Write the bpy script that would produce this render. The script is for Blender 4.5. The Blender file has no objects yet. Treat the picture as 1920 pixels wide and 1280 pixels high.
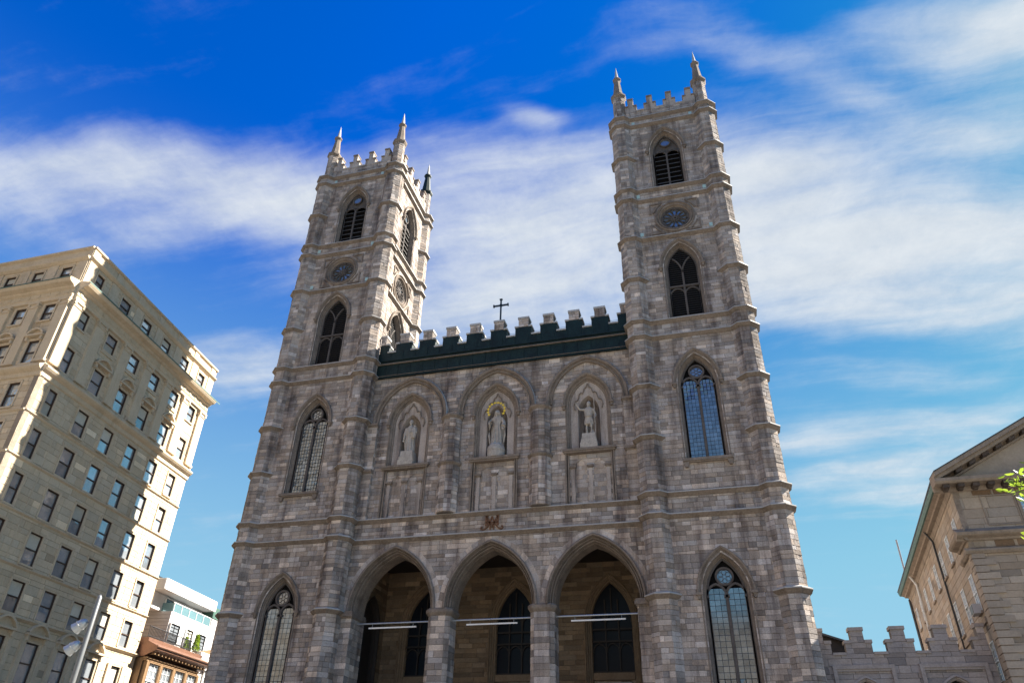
import bpy, math, random
from mathutils import Vector, Matrix
random.seed(11)
R = math.radians
scene = bpy.context.scene
C = scene.collection

# ------------------------------------------------------------------ camera
FPX = 1351.671
CAM = Vector((14.623, -46.069, 1.604))
RGT = Vector((0.96461908, 0.26281113, 0.0209844))
DWN = Vector((-0.12639973, 0.5308462, -0.83798891))
FWD = Vector((-0.2313723, 0.80568767, 0.54528363))
cam = bpy.data.cameras.new('camera'); camo = bpy.data.objects.new('camera', cam); C.objects.link(camo)
cam.sensor_width = 36.0; cam.lens = FPX / 1920 * 36
cam.clip_start = 0.1; cam.clip_end = 5000
camo.matrix_world = Matrix(((RGT.x, -DWN.x, -FWD.x, CAM.x), (RGT.y, -DWN.y, -FWD.y, CAM.y),
                            (RGT.z, -DWN.z, -FWD.z, CAM.z), (0, 0, 0, 1)))
scene.camera = camo
def project(p):
    d = p - CAM; z = d.dot(FWD)
    if z < 0.5: return None
    return 960 + FPX * d.dot(RGT) / z, 640 + FPX * d.dot(DWN) / z

# ------------------------------------------------------------------ light
SUN_AZ, SUN_EL = 31.0, 41.0          # azimuth from +X towards +Y
sd = Vector((math.cos(R(SUN_EL)) * math.cos(R(SUN_AZ)), math.cos(R(SUN_EL)) * math.sin(R(SUN_AZ)), math.sin(R(SUN_EL))))
sun = bpy.data.lights.new('sun', 'SUN'); suno = bpy.data.objects.new('sun', sun); C.objects.link(suno)
sun.energy = 5.0; sun.angle = R(0.53); sun.color = (1.0, 0.93, 0.82)
suno.rotation_euler = sd.to_track_quat('Z', 'Y').to_euler(); suno.location = (60, 20, 90)
vs = scene.view_settings
vs.view_transform = 'Standard'; vs.look = 'None'; vs.gamma = 1.0; vs.use_curve_mapping = False
vs.exposure = 2.0
scene.render.film_transparent = False
try:
    scene.cycles.use_denoising = True; scene.cycles.max_bounces = 6; scene.cycles.diffuse_bounces = 3
except Exception: pass

# ------------------------------------------------------------------ sky
SKY_STRENGTH = 0.05
HAZE_MAX, HAZE_COL = 0.92, (1.8, 3.3, 4.25, 1)
CLOUD_A, CLOUD_B = (2.7, 3.1, 3.6, 1), (4.6, 4.75, 4.8, 1)
world = bpy.data.worlds.new('World'); scene.world = world; world.use_nodes = True
wn, wl = world.node_tree.nodes, world.node_tree.links
wn.clear()
def wnode(t, **k):
    n = wn.new(t)
    for a, b in k.items(): setattr(n, a, b)
    return n
def wmath(op, a, b=None, c=None, clamp=False):
    n = wn.new('ShaderNodeMath'); n.operation = op; n.use_clamp = clamp
    for i, v in enumerate((a, b, c)):
        if v is None: continue
        if isinstance(v, (int, float)): n.inputs[i].default_value = v
        else: wl.new(v, n.inputs[i])
    return n.outputs[0]
sky = wnode('ShaderNodeTexSky', sky_type='NISHITA')
sky.sun_disc = False; sky.sun_elevation = R(SUN_EL); sky.sun_rotation = R(90 - SUN_AZ)
sky.altitude = 100; sky.air_density = 1.0; sky.dust_density = 0.4; sky.ozone_density = 3.0
hs = wnode('ShaderNodeHueSaturation'); hs.inputs['Saturation'].default_value = 1.45; hs.inputs['Value'].default_value = 1.0
wl.new(sky.outputs[0], hs.inputs['Color'])
tin = wnode('ShaderNodeMix', data_type='RGBA', blend_type='MULTIPLY'); tin.inputs['Factor'].default_value = 1; wl.new(hs.outputs[0], tin.inputs['A']); tin.inputs['B'].default_value = (.145, .75, 1.27, 1)
cap = wnode('ShaderNodeVectorMath', operation='MINIMUM'); wl.new(tin.outputs['Result'], cap.inputs[0]); cap.inputs[1].default_value = (1.2, 2.2, 3.4)
tc = wnode('ShaderNodeTexCoord'); sep = wnode('ShaderNodeSeparateXYZ'); wl.new(tc.outputs['Generated'], sep.inputs[0])
zc = wmath('ADD', wmath('MAXIMUM', sep.outputs[2], 0.0), 0.10)
U = wmath('DIVIDE', sep.outputs[0], zc); V = wmath('DIVIDE', sep.outputs[1], zc)
def skyuv(px, py):
    d = (RGT * ((px - 960) / FPX) + DWN * ((py - 640) / FPX) + FWD).normalized()
    return d.x / (d.z + 0.10), d.y / (d.z + 0.10)
def noise(scale, detail, rough, vec, dist=0.0):
    n = wnode('ShaderNodeTexNoise'); n.inputs['Scale'].default_value = scale; n.inputs['Detail'].default_value = detail
    n.inputs['Roughness'].default_value = rough; n.inputs['Distortion'].default_value = dist; wl.new(vec, n.inputs['Vector']); return n
cmb = wnode('ShaderNodeCombineXYZ'); wl.new(U, cmb.inputs[0]); wl.new(V, cmb.inputs[1])
uv = cmb.outputs[0]
# wind-drawn warping of the cloud sheet
wp = noise(1.6, 4, 0.55, uv); wsub = wnode('ShaderNodeVectorMath', operation='SUBTRACT'); wl.new(wp.outputs['Color'], wsub.inputs[0]); wsub.inputs[1].default_value = (0.5, 0.5, 0.5)
wsc = wnode('ShaderNodeVectorMath', operation='SCALE'); wl.new(wsub.outputs[0], wsc.inputs[0]); wsc.inputs['Scale'].default_value = 0.16
wad = wnode('ShaderNodeVectorMath', operation='ADD'); wl.new(uv, wad.inputs[0]); wl.new(wsc.outputs[0], wad.inputs[1])
ws = wnode('ShaderNodeSeparateXYZ'); wl.new(wad.outputs[0], ws.inputs[0]); WU, WV = ws.outputs[0], ws.outputs[1]
# cloud banks that lie in the sky sheet: (end a, end b, half width, amount), surveyed from the picture as sky directions
BANKS = [((-300, 400), (300, 350), 75, .72), ((150, 330), (600, 335), 60, .66), ((520, 400), (640, 430), 60, .5),
         ((800, 430), (1180, 420), 120, .8), ((760, 560), (1180, 560), 90, .8), ((900, 330), (1160, 340), 60, .5),
         ((1380, 420), (1700, 470), 110, .95), ((1650, 480), (2200, 560), 110, .95), ((1430, 560), (1620, 560), 50, .7), ((1350, 340), (1500, 350), 60, .6),
         ((1500, 220), (2000, 300), 40, .28), ((1290, 20), (1760, 250), 38, .40), ((1740, 40), (2150, 20), 75, .85), ((1800, 190), (2150, 180), 60, .6),
         ((1150, 80), (1270, 75), 25, .25), ((950, 192), (1010, 205), 17, .62), ((400, 720), (530, 700), 50, .6), ((420, 650), (540, 650), 25, .35),
         ((1500, 700), (1900, 730), 25, .3), ((1480, 770), (1770, 790), 20, .3), ((1560, 870), (1880, 880), 60, .55), ((1480, 830), (1560, 820), 25, .4),
         ((1800, 790), (1880, 780), 30, .4), ((1680, 930), (1800, 930), 30, .4), ((0, 470), (300, 450), 25, .25)]
tot = None
for (a, b, hw, amt) in BANKS:
    au, av = skyuv(*a); bu, bv = skyuv(*b); L = max(math.hypot(bu - au, bv - av), 1e-3); du, dv = (bu - au) / L, (bv - av) / L
    mx, my = (a[0] + b[0]) / 2, (a[1] + b[1]) / 2; pu, pv = skyuv(mx, my - hw); qu, qv = skyuv(mx, my + hw); w = .5 * abs((qv - pv) * du - (qu - pu) * dv)
    # rotate and scale the warped sheet into the bank's own axes, then a soft quartic fall-off
    m_ = wnode('ShaderNodeMapping', vector_type='TEXTURE'); wl.new(wad.outputs[0], m_.inputs['Vector'])
    m_.inputs['Location'].default_value = ((au + bu) / 2, (av + bv) / 2, 0); m_.inputs['Rotation'].default_value = (0, 0, math.atan2(dv, du)); m_.inputs['Scale'].default_value = (L / 2 + w, w * 1.25, 1)
    ln = wnode('ShaderNodeVectorMath', operation='LENGTH'); wl.new(m_.outputs[0], ln.inputs[0])
    g = wnode('ShaderNodeMapRange', interpolation_type='SMOOTHSTEP'); wl.new(ln.outputs['Value'], g.inputs['Value'])
    g.inputs['From Min'].default_value = 0.0; g.inputs['From Max'].default_value = 1.9; g.inputs['To Min'].default_value = amt; g.inputs['To Max'].default_value = 0.0
    tot = g.outputs[0] if tot is None else wmath('SUBTRACT', wmath('ADD', tot, g.outputs[0]), wmath('MULTIPLY', tot, g.outputs[0]))
# streaked fibre noise: stretched along the wind
mp = wnode('ShaderNodeMapping'); wl.new(wad.outputs[0], mp.inputs['Vector']); mp.inputs['Rotation'].default_value = (0, 0, R(-20)); mp.inputs['Scale'].default_value = (0.8, 3.4, 1.0)
fib = noise(2.2, 8, 0.58, mp.outputs[0], 0.25)
fine = noise(8.0, 6, 0.68, wad.outputs[0], 0.1)
fb = wmath('ADD', wmath('MULTIPLY', fib.outputs['Fac'], 0.78), wmath('MULTIPLY', fine.outputs['Fac'], 0.22))
# thin unseen cloud added beyond the view, amount set for ambient light
gen = noise(0.8, 3, 0.55, mp.outputs[0], 0.3)
fx = wnode('ShaderNodeVectorMath', operation='DOT_PRODUCT'); wl.new(tc.outputs['Generated'], fx.inputs[0]); fx.inputs[1].default_value = tuple(FWD)
outm = wnode('ShaderNodeMapRange', interpolation_type='SMOOTHSTEP'); wl.new(fx.outputs['Value'], outm.inputs['Value']); outm.inputs['From Min'].default_value = .80; outm.inputs['From Max'].default_value = .68
genr = wnode('ShaderNodeMapRange'); wl.new(gen.outputs['Fac'], genr.inputs['Value']); genr.inputs['From Min'].default_value = .36; genr.inputs['From Max'].default_value = .60
base = wmath('MAXIMUM', tot, wmath('MULTIPLY', genr.outputs[0], wmath('MULTIPLY', outm.outputs[0], .2)))
den = wmath('ADD', base, wmath('MULTIPLY', wmath('SUBTRACT', fb, 0.5), 1.75))
mr = wnode('ShaderNodeMapRange', interpolation_type='SMOOTHSTEP'); wl.new(den, mr.inputs['Value'])
mr.inputs['From Min'].default_value = 0.02; mr.inputs['From Max'].default_value = 1.12; mr.inputs['To Max'].default_value = 0.96
haze = wnode('ShaderNodeMapRange', interpolation_type='SMOOTHSTEP'); wl.new(sep.outputs[2], haze.inputs['Value'])
haze.inputs['From Min'].default_value = 0.74; haze.inputs['From Max'].default_value = 0.08; haze.inputs['To Min'].default_value = 0.0; haze.inputs['To Max'].default_value = HAZE_MAX
hz = wnode('ShaderNodeMix', data_type='RGBA'); wl.new(haze.outputs[0], hz.inputs['Factor']); wl.new(cap.outputs[0], hz.inputs['A']); hz.inputs['B'].default_value = HAZE_COL
cm = wnode('ShaderNodeMix', data_type='RGBA'); wl.new(mr.outputs[0], cm.inputs['Factor']); wl.new(hz.outputs['Result'], cm.inputs['A'])
ccol = wnode('ShaderNodeMix', data_type='RGBA'); wl.new(fine.outputs['Fac'], ccol.inputs['Factor']); ccol.inputs['A'].default_value = CLOUD_A; ccol.inputs['B'].default_value = CLOUD_B
wl.new(ccol.outputs['Result'], cm.inputs['B'])
bg = wnode('ShaderNodeBackground'); bg.inputs['Strength'].default_value = SKY_STRENGTH; wl.new(cm.outputs['Result'], bg.inputs['Color'])
wo = wnode('ShaderNodeOutputWorld'); wl.new(bg.outputs[0], wo.inputs[0])
world.cycles.sampling_method = 'MANUAL'; world.cycles.sample_map_resolution = 512

# ------------------------------------------------------------------ materials
def new_mat(name):
    m = bpy.data.materials.new(name); m.use_nodes = True
    return m, m.node_tree.nodes, m.node_tree.links, m.node_tree.nodes['Principled BSDF']
def tint(n, l, base, amount=0.35, scale=1.5, streak=0.0, streak_col=(0.3, 0.27, 0.25), fine=9.0, streak_lo=.55, streak_hi=.75):
    """base colour x the stone's own tone x grain, with sooty rain streaks"""
    geo = n.new('ShaderNodeNewGeometry')
    at = n.new('ShaderNodeAttribute'); at.attribute_name = 'tone'
    oi = n.new('ShaderNodeObjectInfo')
    m1 = n.new('ShaderNodeMix'); m1.data_type = 'RGBA'; m1.blend_type = 'MULTIPLY'; m1.inputs['Factor'].default_value = 1
    l.new(at.outputs['Color'], m1.inputs['A']); l.new(oi.outputs['Color'], m1.inputs['B'])
    m2 = n.new('ShaderNodeMix'); m2.data_type = 'RGBA'; m2.blend_type = 'MULTIPLY'; m2.inputs['Factor'].default_value = 1
    l.new(m1.outputs['Result'], m2.inputs['A']); m2.inputs['B'].default_value = (*base, 1)
    n1 = n.new('ShaderNodeTexNoise'); n1.inputs['Scale'].default_value = scale; n1.inputs['Detail'].default_value = 4; n1.inputs['Roughness'].default_value = .65
    l.new(geo.outputs['Position'], n1.inputs['Vector'])
    n2 = n.new('ShaderNodeTexNoise'); n2.inputs['Scale'].default_value = fine; n2.inputs['Detail'].default_value = 3; n2.inputs['Roughness'].default_value = .7
    l.new(geo.outputs['Position'], n2.inputs['Vector'])
    ad = n.new('ShaderNodeMath'); ad.operation = 'ADD'; l.new(n1.outputs['Fac'], ad.inputs[0]); l.new(n2.outputs['Fac'], ad.inputs[1])
    mr = n.new('ShaderNodeMapRange'); l.new(ad.outputs[0], mr.inputs['Value'])
    mr.inputs['From Min'].default_value = .6; mr.inputs['From Max'].default_value = 1.4
    mr.inputs['To Min'].default_value = 1 - amount; mr.inputs['To Max'].default_value = 1 + amount
    m3 = n.new('ShaderNodeMix'); m3.data_type = 'RGBA'; m3.blend_type = 'MULTIPLY'; m3.inputs['Factor'].default_value = 1
    l.new(m2.outputs['Result'], m3.inputs['A']); l.new(mr.outputs[0], m3.inputs['B'])
    out = m3.outputs['Result']
    if streak > 0:
        mp = n.new('ShaderNodeMapping'); mp.inputs['Scale'].default_value = (1.3, 1.3, .14); l.new(geo.outputs['Position'], mp.inputs['Vector'])
        n3 = n.new('ShaderNodeTexNoise'); n3.inputs['Scale'].default_value = .9; n3.inputs['Detail'].default_value = 4; n3.inputs['Roughness'].default_value = .65
        l.new(mp.outputs[0], n3.inputs['Vector'])
        r3 = n.new('ShaderNodeMapRange'); l.new(n3.outputs['Fac'], r3.inputs['Value']); r3.inputs['From Min'].default_value = streak_lo; r3.inputs['From Max'].default_value = streak_hi; r3.inputs['To Max'].default_value = streak
        m4 = n.new('ShaderNodeMix'); m4.data_type = 'RGBA'; m4.blend_type = 'MULTIPLY'; l.new(r3.outputs[0], m4.inputs['Factor']); l.new(out, m4.inputs['A']); m4.inputs['B'].default_value = (*streak_col, 1)
        out = m4.outputs['Result']
    return out, n2
def stone(name, base, amount=.35, scale=1.5, streak=.0, rough=.92, bump=.35, fine=9.0, dist=.02, **k):
    m, n, l, p = new_mat(name)
    out, n2 = tint(n, l, base, amount, scale, streak, fine=fine, **k)
    l.new(out, p.inputs['Base Color']); p.inputs['Roughness'].default_value = rough; p.inputs['Specular IOR Level'].default_value = .2
    if bump:
        b = n.new('ShaderNodeBump'); b.inputs['Strength'].default_value = bump; b.inputs['Distance'].default_value = dist
        l.new(n2.outputs['Fac'], b.inputs['Height']); l.new(b.outputs[0], p.inputs['Normal'])
    return m
def plain(name, base, rough=.5, metal=0.0, amount=.12, scale=2.0, spec=.5, **k):
    m, n, l, p = new_mat(name)
    out, n2 = tint(n, l, base, amount, scale, **k)
    l.new(out, p.inputs['Base Color']); p.inputs['Roughness'].default_value = rough; p.inputs['Metallic'].default_value = metal
    p.inputs['Specular IOR Level'].default_value = spec
    return m
def glass(name, base, rough=.05, metal=.5, wav=.02, amount=.2, spec=.8):
    m, n, l, p = new_mat(name)
    out, n2 = tint(n, l, base, amount, .8)
    l.new(out, p.inputs['Base Color']); p.inputs['Roughness'].default_value = rough; p.inputs['Metallic'].default_value = metal; p.inputs['Specular IOR Level'].default_value = spec
    if wav:
        g = n.new('ShaderNodeNewGeometry'); w = n.new('ShaderNodeTexNoise'); w.inputs['Scale'].default_value = 1.3; w.inputs['Detail'].default_value = 2; l.new(g.outputs['Position'], w.inputs['Vector'])
        b = n.new('ShaderNodeBump'); b.inputs['Strength'].default_value = .3; b.inputs['Distance'].default_value = wav; l.new(w.outputs['Fac'], b.inputs['Height']); l.new(b.outputs[0], p.inputs['Normal'])
    return m
M = {}
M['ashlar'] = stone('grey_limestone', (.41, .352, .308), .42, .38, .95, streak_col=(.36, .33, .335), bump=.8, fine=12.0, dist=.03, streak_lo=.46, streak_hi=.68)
M['mortar'] = stone('mortar', (.16, .14, .125), .25, 1.2, .3)
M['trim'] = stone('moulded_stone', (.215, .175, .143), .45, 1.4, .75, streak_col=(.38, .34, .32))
M['lead_lit'] = plain('lead_and_lit_edges', (.40, .385, .365), .55, 0, .3)  # pale lead, also the painted light on moulding lips
M['dark'] = plain('dark_interior', (.012, .012, .013), .9, spec=.1)
M['tracery'] = stone('dark_tracery', (.105, .092, .085), .3, 2, .3)
M['louvre'] = plain('louvre_slat', (.10, .095, .09), .7, amount=.35)
M['slat_dark'] = plain('louvre_slat_dark', (.045, .043, .043), .7, amount=.35)
M['pane'] = glass('leaded_pane', (.22, .255, .285), .10, .7, .0, .25)
M['rosepane'] = glass('rose_pane', (.20, .27, .33), .15, .5, .0)
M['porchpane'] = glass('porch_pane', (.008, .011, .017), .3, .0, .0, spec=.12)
M['green'] = plain('verdigris_green_cladding', (.006, .017, .0155), .6, 0, .85, 1.8, streak=.8, streak_col=(.2, .25, .25), spec=.3)
M['copper'] = plain('aged_copper_green', (.05, .11, .085), .55, 0, .5, 3.0)
M['iron'] = plain('wrought_iron', (.03, .045, .055), .5, .3)
M['gold'] = plain('gilding', (.95, .66, .05), .4, .25)
M['bronze'] = plain('bronze', (.16, .075, .035), .5, .4, .4, 6)
M['statue'] = stone('statue_stone', (.42, .375, .325), .35, 2.5, .85, streak_col=(.30, .28, .27), bump=.25)
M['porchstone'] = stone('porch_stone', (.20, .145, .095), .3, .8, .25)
M['wood'] = plain('dark_wood', (.02, .014, .011), .7)
M['steel'] = plain('galvanised_steel', (.42, .45, .47), .4, .6)
M['tube'] = plain('white_tube', (.80, .78, .74), .35)
M['plate'] = plain('pale_green_plate', (.42, .58, .56), .5)
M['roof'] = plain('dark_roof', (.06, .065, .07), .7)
M['cream'] = stone('cream_limestone', (.56, .46, .33), .16, .7, .35, bump=.15, streak_col=(.62, .56, .48))
M['creamtrim'] = stone('cream_moulding', (.55, .45, .325), .18, 1.2, .4, bump=.15, streak_col=(.55, .5, .42))
M['sash'] = plain('brown_sash', (.055, .032, .022), .5)
M['reveal'] = plain('brown_reveal', (.10, .06, .04), .7)
M['glass'] = glass('window_glass', (.50, .55, .60), .03, .62, .03)
M['blind'] = plain('pale_blind', (.55, .52, .44), .7)
M['white'] = plain('white_render', (.74, .74, .73), .7, amount=.06)
M['siding'] = plain('grey_siding', (.42, .40, .40), .7, amount=.1)
M['tealglass'] = glass('teal_glass', (.16, .34, .42), .04, .5)
M['clearglass'] = glass('balcony_glass', (.18, .32, .36), .04, .35)
M['brownwood'] = plain('brown_painted_wood', (.21, .125, .06), .55, amount=.25)
M['coppernew'] = plain('brown_copper_roof', (.19, .095, .06), .45, .3, .3)
M['blackmetal'] = plain('black_metal', (.02, .02, .022), .45)
M['greystone'] = stone('grey_brown_limestone', (.36, .295, .23), .2, .8, .4, bump=.15, streak_col=(.5, .45, .42))
M['greytrim'] = stone('weathered_moulding', (.28, .225, .175), .3, 1.2, .6, bump=.15, streak_col=(.28, .26, .25))
M['dark_tone'] = stone('dark_modillion_stone', (.09, .07, .058), .45, 1.4, .3)  # very dark brown stone for the modillion blocks
M['gatestone'] = stone('violet_grey_stone', (.33, .288, .265), .3, 1.0, .4, streak_col=(.6, .56, .56))
M['whitesash'] = plain('white_sash', (.70, .72, .72), .5)
M['lampgrey'] = plain('grey_lamp_paint', (.15, .155, .16), .4, .2)
M['bark'] = stone('bark', (.10, .075, .05), .4, 4, 0)
M['paving'] = stone('pale_paving', (.22, .205, .18), .15, .5, 0, bump=.1)
M['asphalt'] = stone('asphalt', (.055, .055, .056), .2, 1.5, 0, bump=.2)
def leafmat():
    m, n, l, p = new_mat('leaf')
    oi = n.new('ShaderNodeAttribute'); oi.attribute_name = 'tone'
    mx = n.new('ShaderNodeMix'); mx.data_type = 'RGBA'; mx.blend_type = 'MULTIPLY'; mx.inputs['Factor'].default_value = 1
    l.new(oi.outputs['Color'], mx.inputs['A']); mx.inputs['B'].default_value = (.10, .17, .025, 1)
    l.new(mx.outputs['Result'], p.inputs['Base Color']); p.inputs['Roughness'].default_value = .45
    tr = n.new('ShaderNodeBsdfTranslucent'); tr.inputs['Color'].default_value = (.30, .42, .04, 1)
    ms = n.new('ShaderNodeMixShader'); ms.inputs[0].default_value = .45; l.new(p.outputs[0], ms.inputs[1]); l.new(tr.outputs[0], ms.inputs[2])
    l.new(ms.outputs[0], n['Material Output'].inputs[0]); return m
M['leaf'] = leafmat()

# ------------------------------------------------------------------ helpers
UP = Vector((0, 0, 1))
class Fr:
    """a wall face: a along it, y into it, z up"""
    def __init__(s, O, u, n): s.O, s.u, s.n = Vector(O), Vector(u).normalized(), Vector(n).normalized()
    def pt(s, a, y, z): return s.O + s.u * a - s.n * y + UP * z
    def mat(s, a, y, z):
        p = s.pt(a, y, z); iy = -s.n
        return Matrix(((s.u.x, iy.x, 0, p.x), (s.u.y, iy.y, 0, p.y), (0, 0, 1, p.z), (0, 0, 0, 1)))
    def off(s, a=0, y=0): return Fr(s.pt(a, y, 0), s.u, s.n)
ID = Fr((0, 0, 0), (1, 0, 0), (0, -1, 0))
class MB:
    def __init__(s): s.v, s.f, s.t, s.cur = [], [], [], (1, 1, 1)
    def add(s, vs, fs):
        k = len(s.v); s.v.extend(vs); s.t.extend([s.cur] * len(vs)); s.f.extend([tuple(i + k for i in f) for f in fs]); return s
    def box(s, fr, a0, a1, y0, y1, z0, z1):
        p = [fr.pt(a, y, z) for z in (z0, z1) for y in (y0, y1) for a in (a0, a1)]
        return s.add(p, [(0, 1, 5, 4), (3, 2, 6, 7), (2, 0, 4, 6), (1, 3, 7, 5), (4, 5, 7, 6), (2, 3, 1, 0)])
    def prism(s, fr, poly, y0, y1):
        n = len(poly); p = [fr.pt(a, y0, z) for a, z in poly] + [fr.pt(a, y1, z) for a, z in poly]
        fs = [tuple(range(n)), tuple(range(2 * n - 1, n - 1, -1))]
        fs += [(i, i + n, (i + 1) % n + n, (i + 1) % n) for i in range(n)]
        return s.add(p, fs)
    def loft(s, rows, closed=False, caps=False):
        n = len(rows[0]); vs = [p for r in rows for p in r]; fs = []
        for j in range(len(rows) - 1):
            for i in range(n if closed else n - 1):
                i2 = (i + 1) % n; fs.append((j * n + i, j * n + i2, (j + 1) * n + i2, (j + 1) * n + i))
        if caps:
            fs.append(tuple(range(n - 1, -1, -1))); k = (len(rows) - 1) * n; fs.append(tuple(range(k, k + n)))
        return s.add(vs, fs)
    def ngon(s, cx, cy, prof, n=8, ph=None, caps=True):
        """stack of regular polygons (z, apothem)"""
        ph = math.pi / n if ph is None else ph
        rows = []
        for z, ap in prof:
            r = ap / math.cos(math.pi / n)
            rows.append([Vector((cx + r * math.cos(ph + 2 * math.pi * i / n), cy + r * math.sin(ph + 2 * math.pi * i / n), z)) for i in range(n)])
        return s.loft(rows, True, caps)
    def tube(s, pts, r, n=6, r1=None, caps=True):
        rows = []; m = len(pts)
        for i, p in enumerate(pts):
            p = Vector(p); a = Vector(pts[max(i - 1, 0)]); b = Vector(pts[min(i + 1, m - 1)]); d = (b - a).normalized()
            x = d.cross(UP)
            if x.length < 1e-3: x = d.cross(Vector((0, 1, 0)))
            x.normalize(); y = x.cross(d); rr = r if r1 is None else r + (r1 - r) * i / max(m - 1, 1)
            if callable(r): rr = r(i / max(m - 1, 1))
            rows.append([p + (x * math.cos(2 * math.pi * k / n) + y * math.sin(2 * math.pi * k / n)) * rr for k in range(n)])
        return s.loft(rows, True, caps)
    def bar(s, fr, path, w, y0, y1, closed=False):
        """flat bar of width w following a path (a,z) on a face"""
        n = len(path); L, Rr = [], []
        for i, (a, z) in enumerate(path):
            if closed: pa, pb = path[i - 1], path[(i + 1) % n]
            else: pa, pb = path[max(i - 1, 0)], path[min(i + 1, n - 1)]
            dx, dz = pb[0] - pa[0], pb[1] - pa[1]; l = math.hypot(dx, dz) or 1
            L.append((a - dz / l * w / 2, z + dx / l * w / 2)); Rr.append((a + dz / l * w / 2, z - dx / l * w / 2))
        rows = [[fr.pt(*(L[i][0], y1, L[i][1])), fr.pt(L[i][0], y0, L[i][1]), fr.pt(Rr[i][0], y0, Rr[i][1]), fr.pt(Rr[i][0], y1, Rr[i][1])] for i in range(n)]
        if closed: rows.append(rows[0])
        return s.loft(rows, False)
    def sphere(s, c, r, n=8, m=6, sx=1, sy=1, sz=1):
        c = Vector(c); rows = []
        for j in range(m + 1):
            t = math.pi * j / m
            rows.append([c + Vector((sx * r * math.sin(t) * math.cos(2 * math.pi * i / n), sy * r * math.sin(t) * math.sin(2 * math.pi * i / n), -sz * r * math.cos(t))) for i in range(n)])
        return s.loft(rows, True)
    def mesh(s, name, mat):
        me = bpy.data.meshes.new(name); me.from_pydata([tuple(v) for v in s.v], [], s.f)
        at = me.attributes.new('tone', 'FLOAT_COLOR', 'POINT')
        flat = []
        for t in s.t: flat.extend((t[0], t[1], t[2], 1.0))
        at.data.foreach_set('color', flat)
        me.materials.append(M[mat] if isinstance(mat, str) else mat); me.update()
        return me
    def build(s, name, mat, parent=None, smooth=False):
        me = s.mesh(name, mat)
        if smooth: me.polygons.foreach_set('use_smooth', [True] * len(me.polygons))
        return link(name, me, parent)
def base_of(p): return Vector(p.get('base', (0, 0, 0)))
def link(name, me, parent=None, mw=None):
    """place an object whose mesh is in world coordinates (or at mw) under its thing or part"""
    o = bpy.data.objects.new(name, me); C.objects.link(o)
    mw = mw or Matrix.Identity(4)
    if parent is not None:
        o.parent = parent
        o.matrix_basis = WM[parent.name].inverted() @ mw
    else: o.matrix_basis = mw
    WM[o.name] = mw.copy()
    return o
WM = {}
def thing(name, label, cat, loc=(0, 0, 0), group=None):
    o = bpy.data.objects.new(name, None); C.objects.link(o); o.location = loc; o.empty_display_size = .5
    WM[o.name] = Matrix.Translation(loc); tag(o, label, cat, group); return o
def tag(o, label=None, cat=None, group=None, kind=None):
    if label: o['label'] = label
    if cat: o['category'] = cat
    if group: o['group'] = group
    if kind: o['kind'] = kind
    return o

# pieces that are laid one by one: stones and panes
class Pool:
    def __init__(s, owner, name, mat, rest_name, limit=300, joint=.016, uj=(.02, .045)):
        s.uj = uj
        s.owner, s.name, s.mat, s.rest, s.limit, s.joint, s.items = owner, name, mat, rest_name, limit, joint, []
    def add(s, fr, quad, y, depth, tone, rect=True, par=None):
        """quad: four (a,z) anticlockwise from lower left; y: front face depth"""
        s.items.append((fr, quad, y, depth, tone, rect, par))
    def flush(s):
        scored = []
        for i, (fr, q, y, dp, t, rect, par) in enumerate(s.items):
            sc = 0
            ps = [project(fr.pt(a, y, z)) for a, z in q]
            mid = fr.pt(sum(a for a, z in q) / 4, y, sum(z for a, z in q) / 4)
            if rect and all(ps) and (CAM - mid).dot(fr.n) > 0:
                cx = sum(p[0] for p in ps) / 4; cy = sum(p[1] for p in ps) / 4
                if 5 < cx < 1915 and 5 < cy < 1275:
                    sc = abs(sum(ps[k][0] * ps[(k + 1) % 4][1] - ps[(k + 1) % 4][0] * ps[k][1] for k in range(4))) / 2
            scored.append((sc, i))
        scored.sort(reverse=True)
        top = set(i for sc, i in scored[:s.limit] if sc > 30)
        mb = MB(); unit = None
        for i, (fr, q, y, dp, t, rect, par) in enumerate(s.items):
            if i in top:
                if unit is None:
                    b = MB(); block(b, ID, [(0, 0), (1, 0), (1, 1), (0, 1)], 0, 1, s.uj[0], s.uj[1], .06); unit = b.mesh(s.name, s.mat)
                a0, z0 = q[0]; a1, z1 = q[2]; m = fr.mat(a0, y, z0) @ Matrix.Diagonal((a1 - a0, dp, z1 - z0, 1))
                o = link(s.name, unit, par or s.owner, m); o.color = (*t, 1)
            else:
                mb.cur = t; block(mb, fr, q, y, dp, s.joint, s.joint, .014)
        if mb.v: tag(mb.build(s.rest, s.mat, s.owner), kind='stuff')
def block(mb, fr, q, y, dp, ja, jz, ch):
    (a0, z0), (a1, z1), (a2, z2), (a3, z3) = q
    o = [(a0 + ja / 2, z0 + jz / 2), (a1 - ja / 2, z1 + jz / 2), (a2 - ja / 2, z2 - jz / 2), (a3 + ja / 2, z3 - jz / 2)]
    cx = sum(p[0] for p in o) / 4; cz = sum(p[1] for p in o) / 4
    k = .012 if ch < .05 else .02
    i = []
    for (a, z) in o:
        da, dz = cx - a, cz - z; i.append((a + math.copysign(min(k, abs(da) * .5), da), z + math.copysign(min(k, abs(dz) * .5), dz)))
    tl = .0 if ch > .05 else .013
    p = [fr.pt(a, y + random.uniform(-tl, tl), z) for a, z in i] + [fr.pt(a, y + ch * (dp if ch > .05 else 1), z) for a, z in o] + [fr.pt(a, y + dp, z) for a, z in o]
    fs = [(0, 1, 2, 3)]
    for k in range(4):
        k2 = (k + 1) % 4; fs.append((k, k + 4, k2 + 4, k2)); fs.append((k + 4, k + 8, k2 + 8, k2 + 4))
    mb.add(p, fs)

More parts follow.
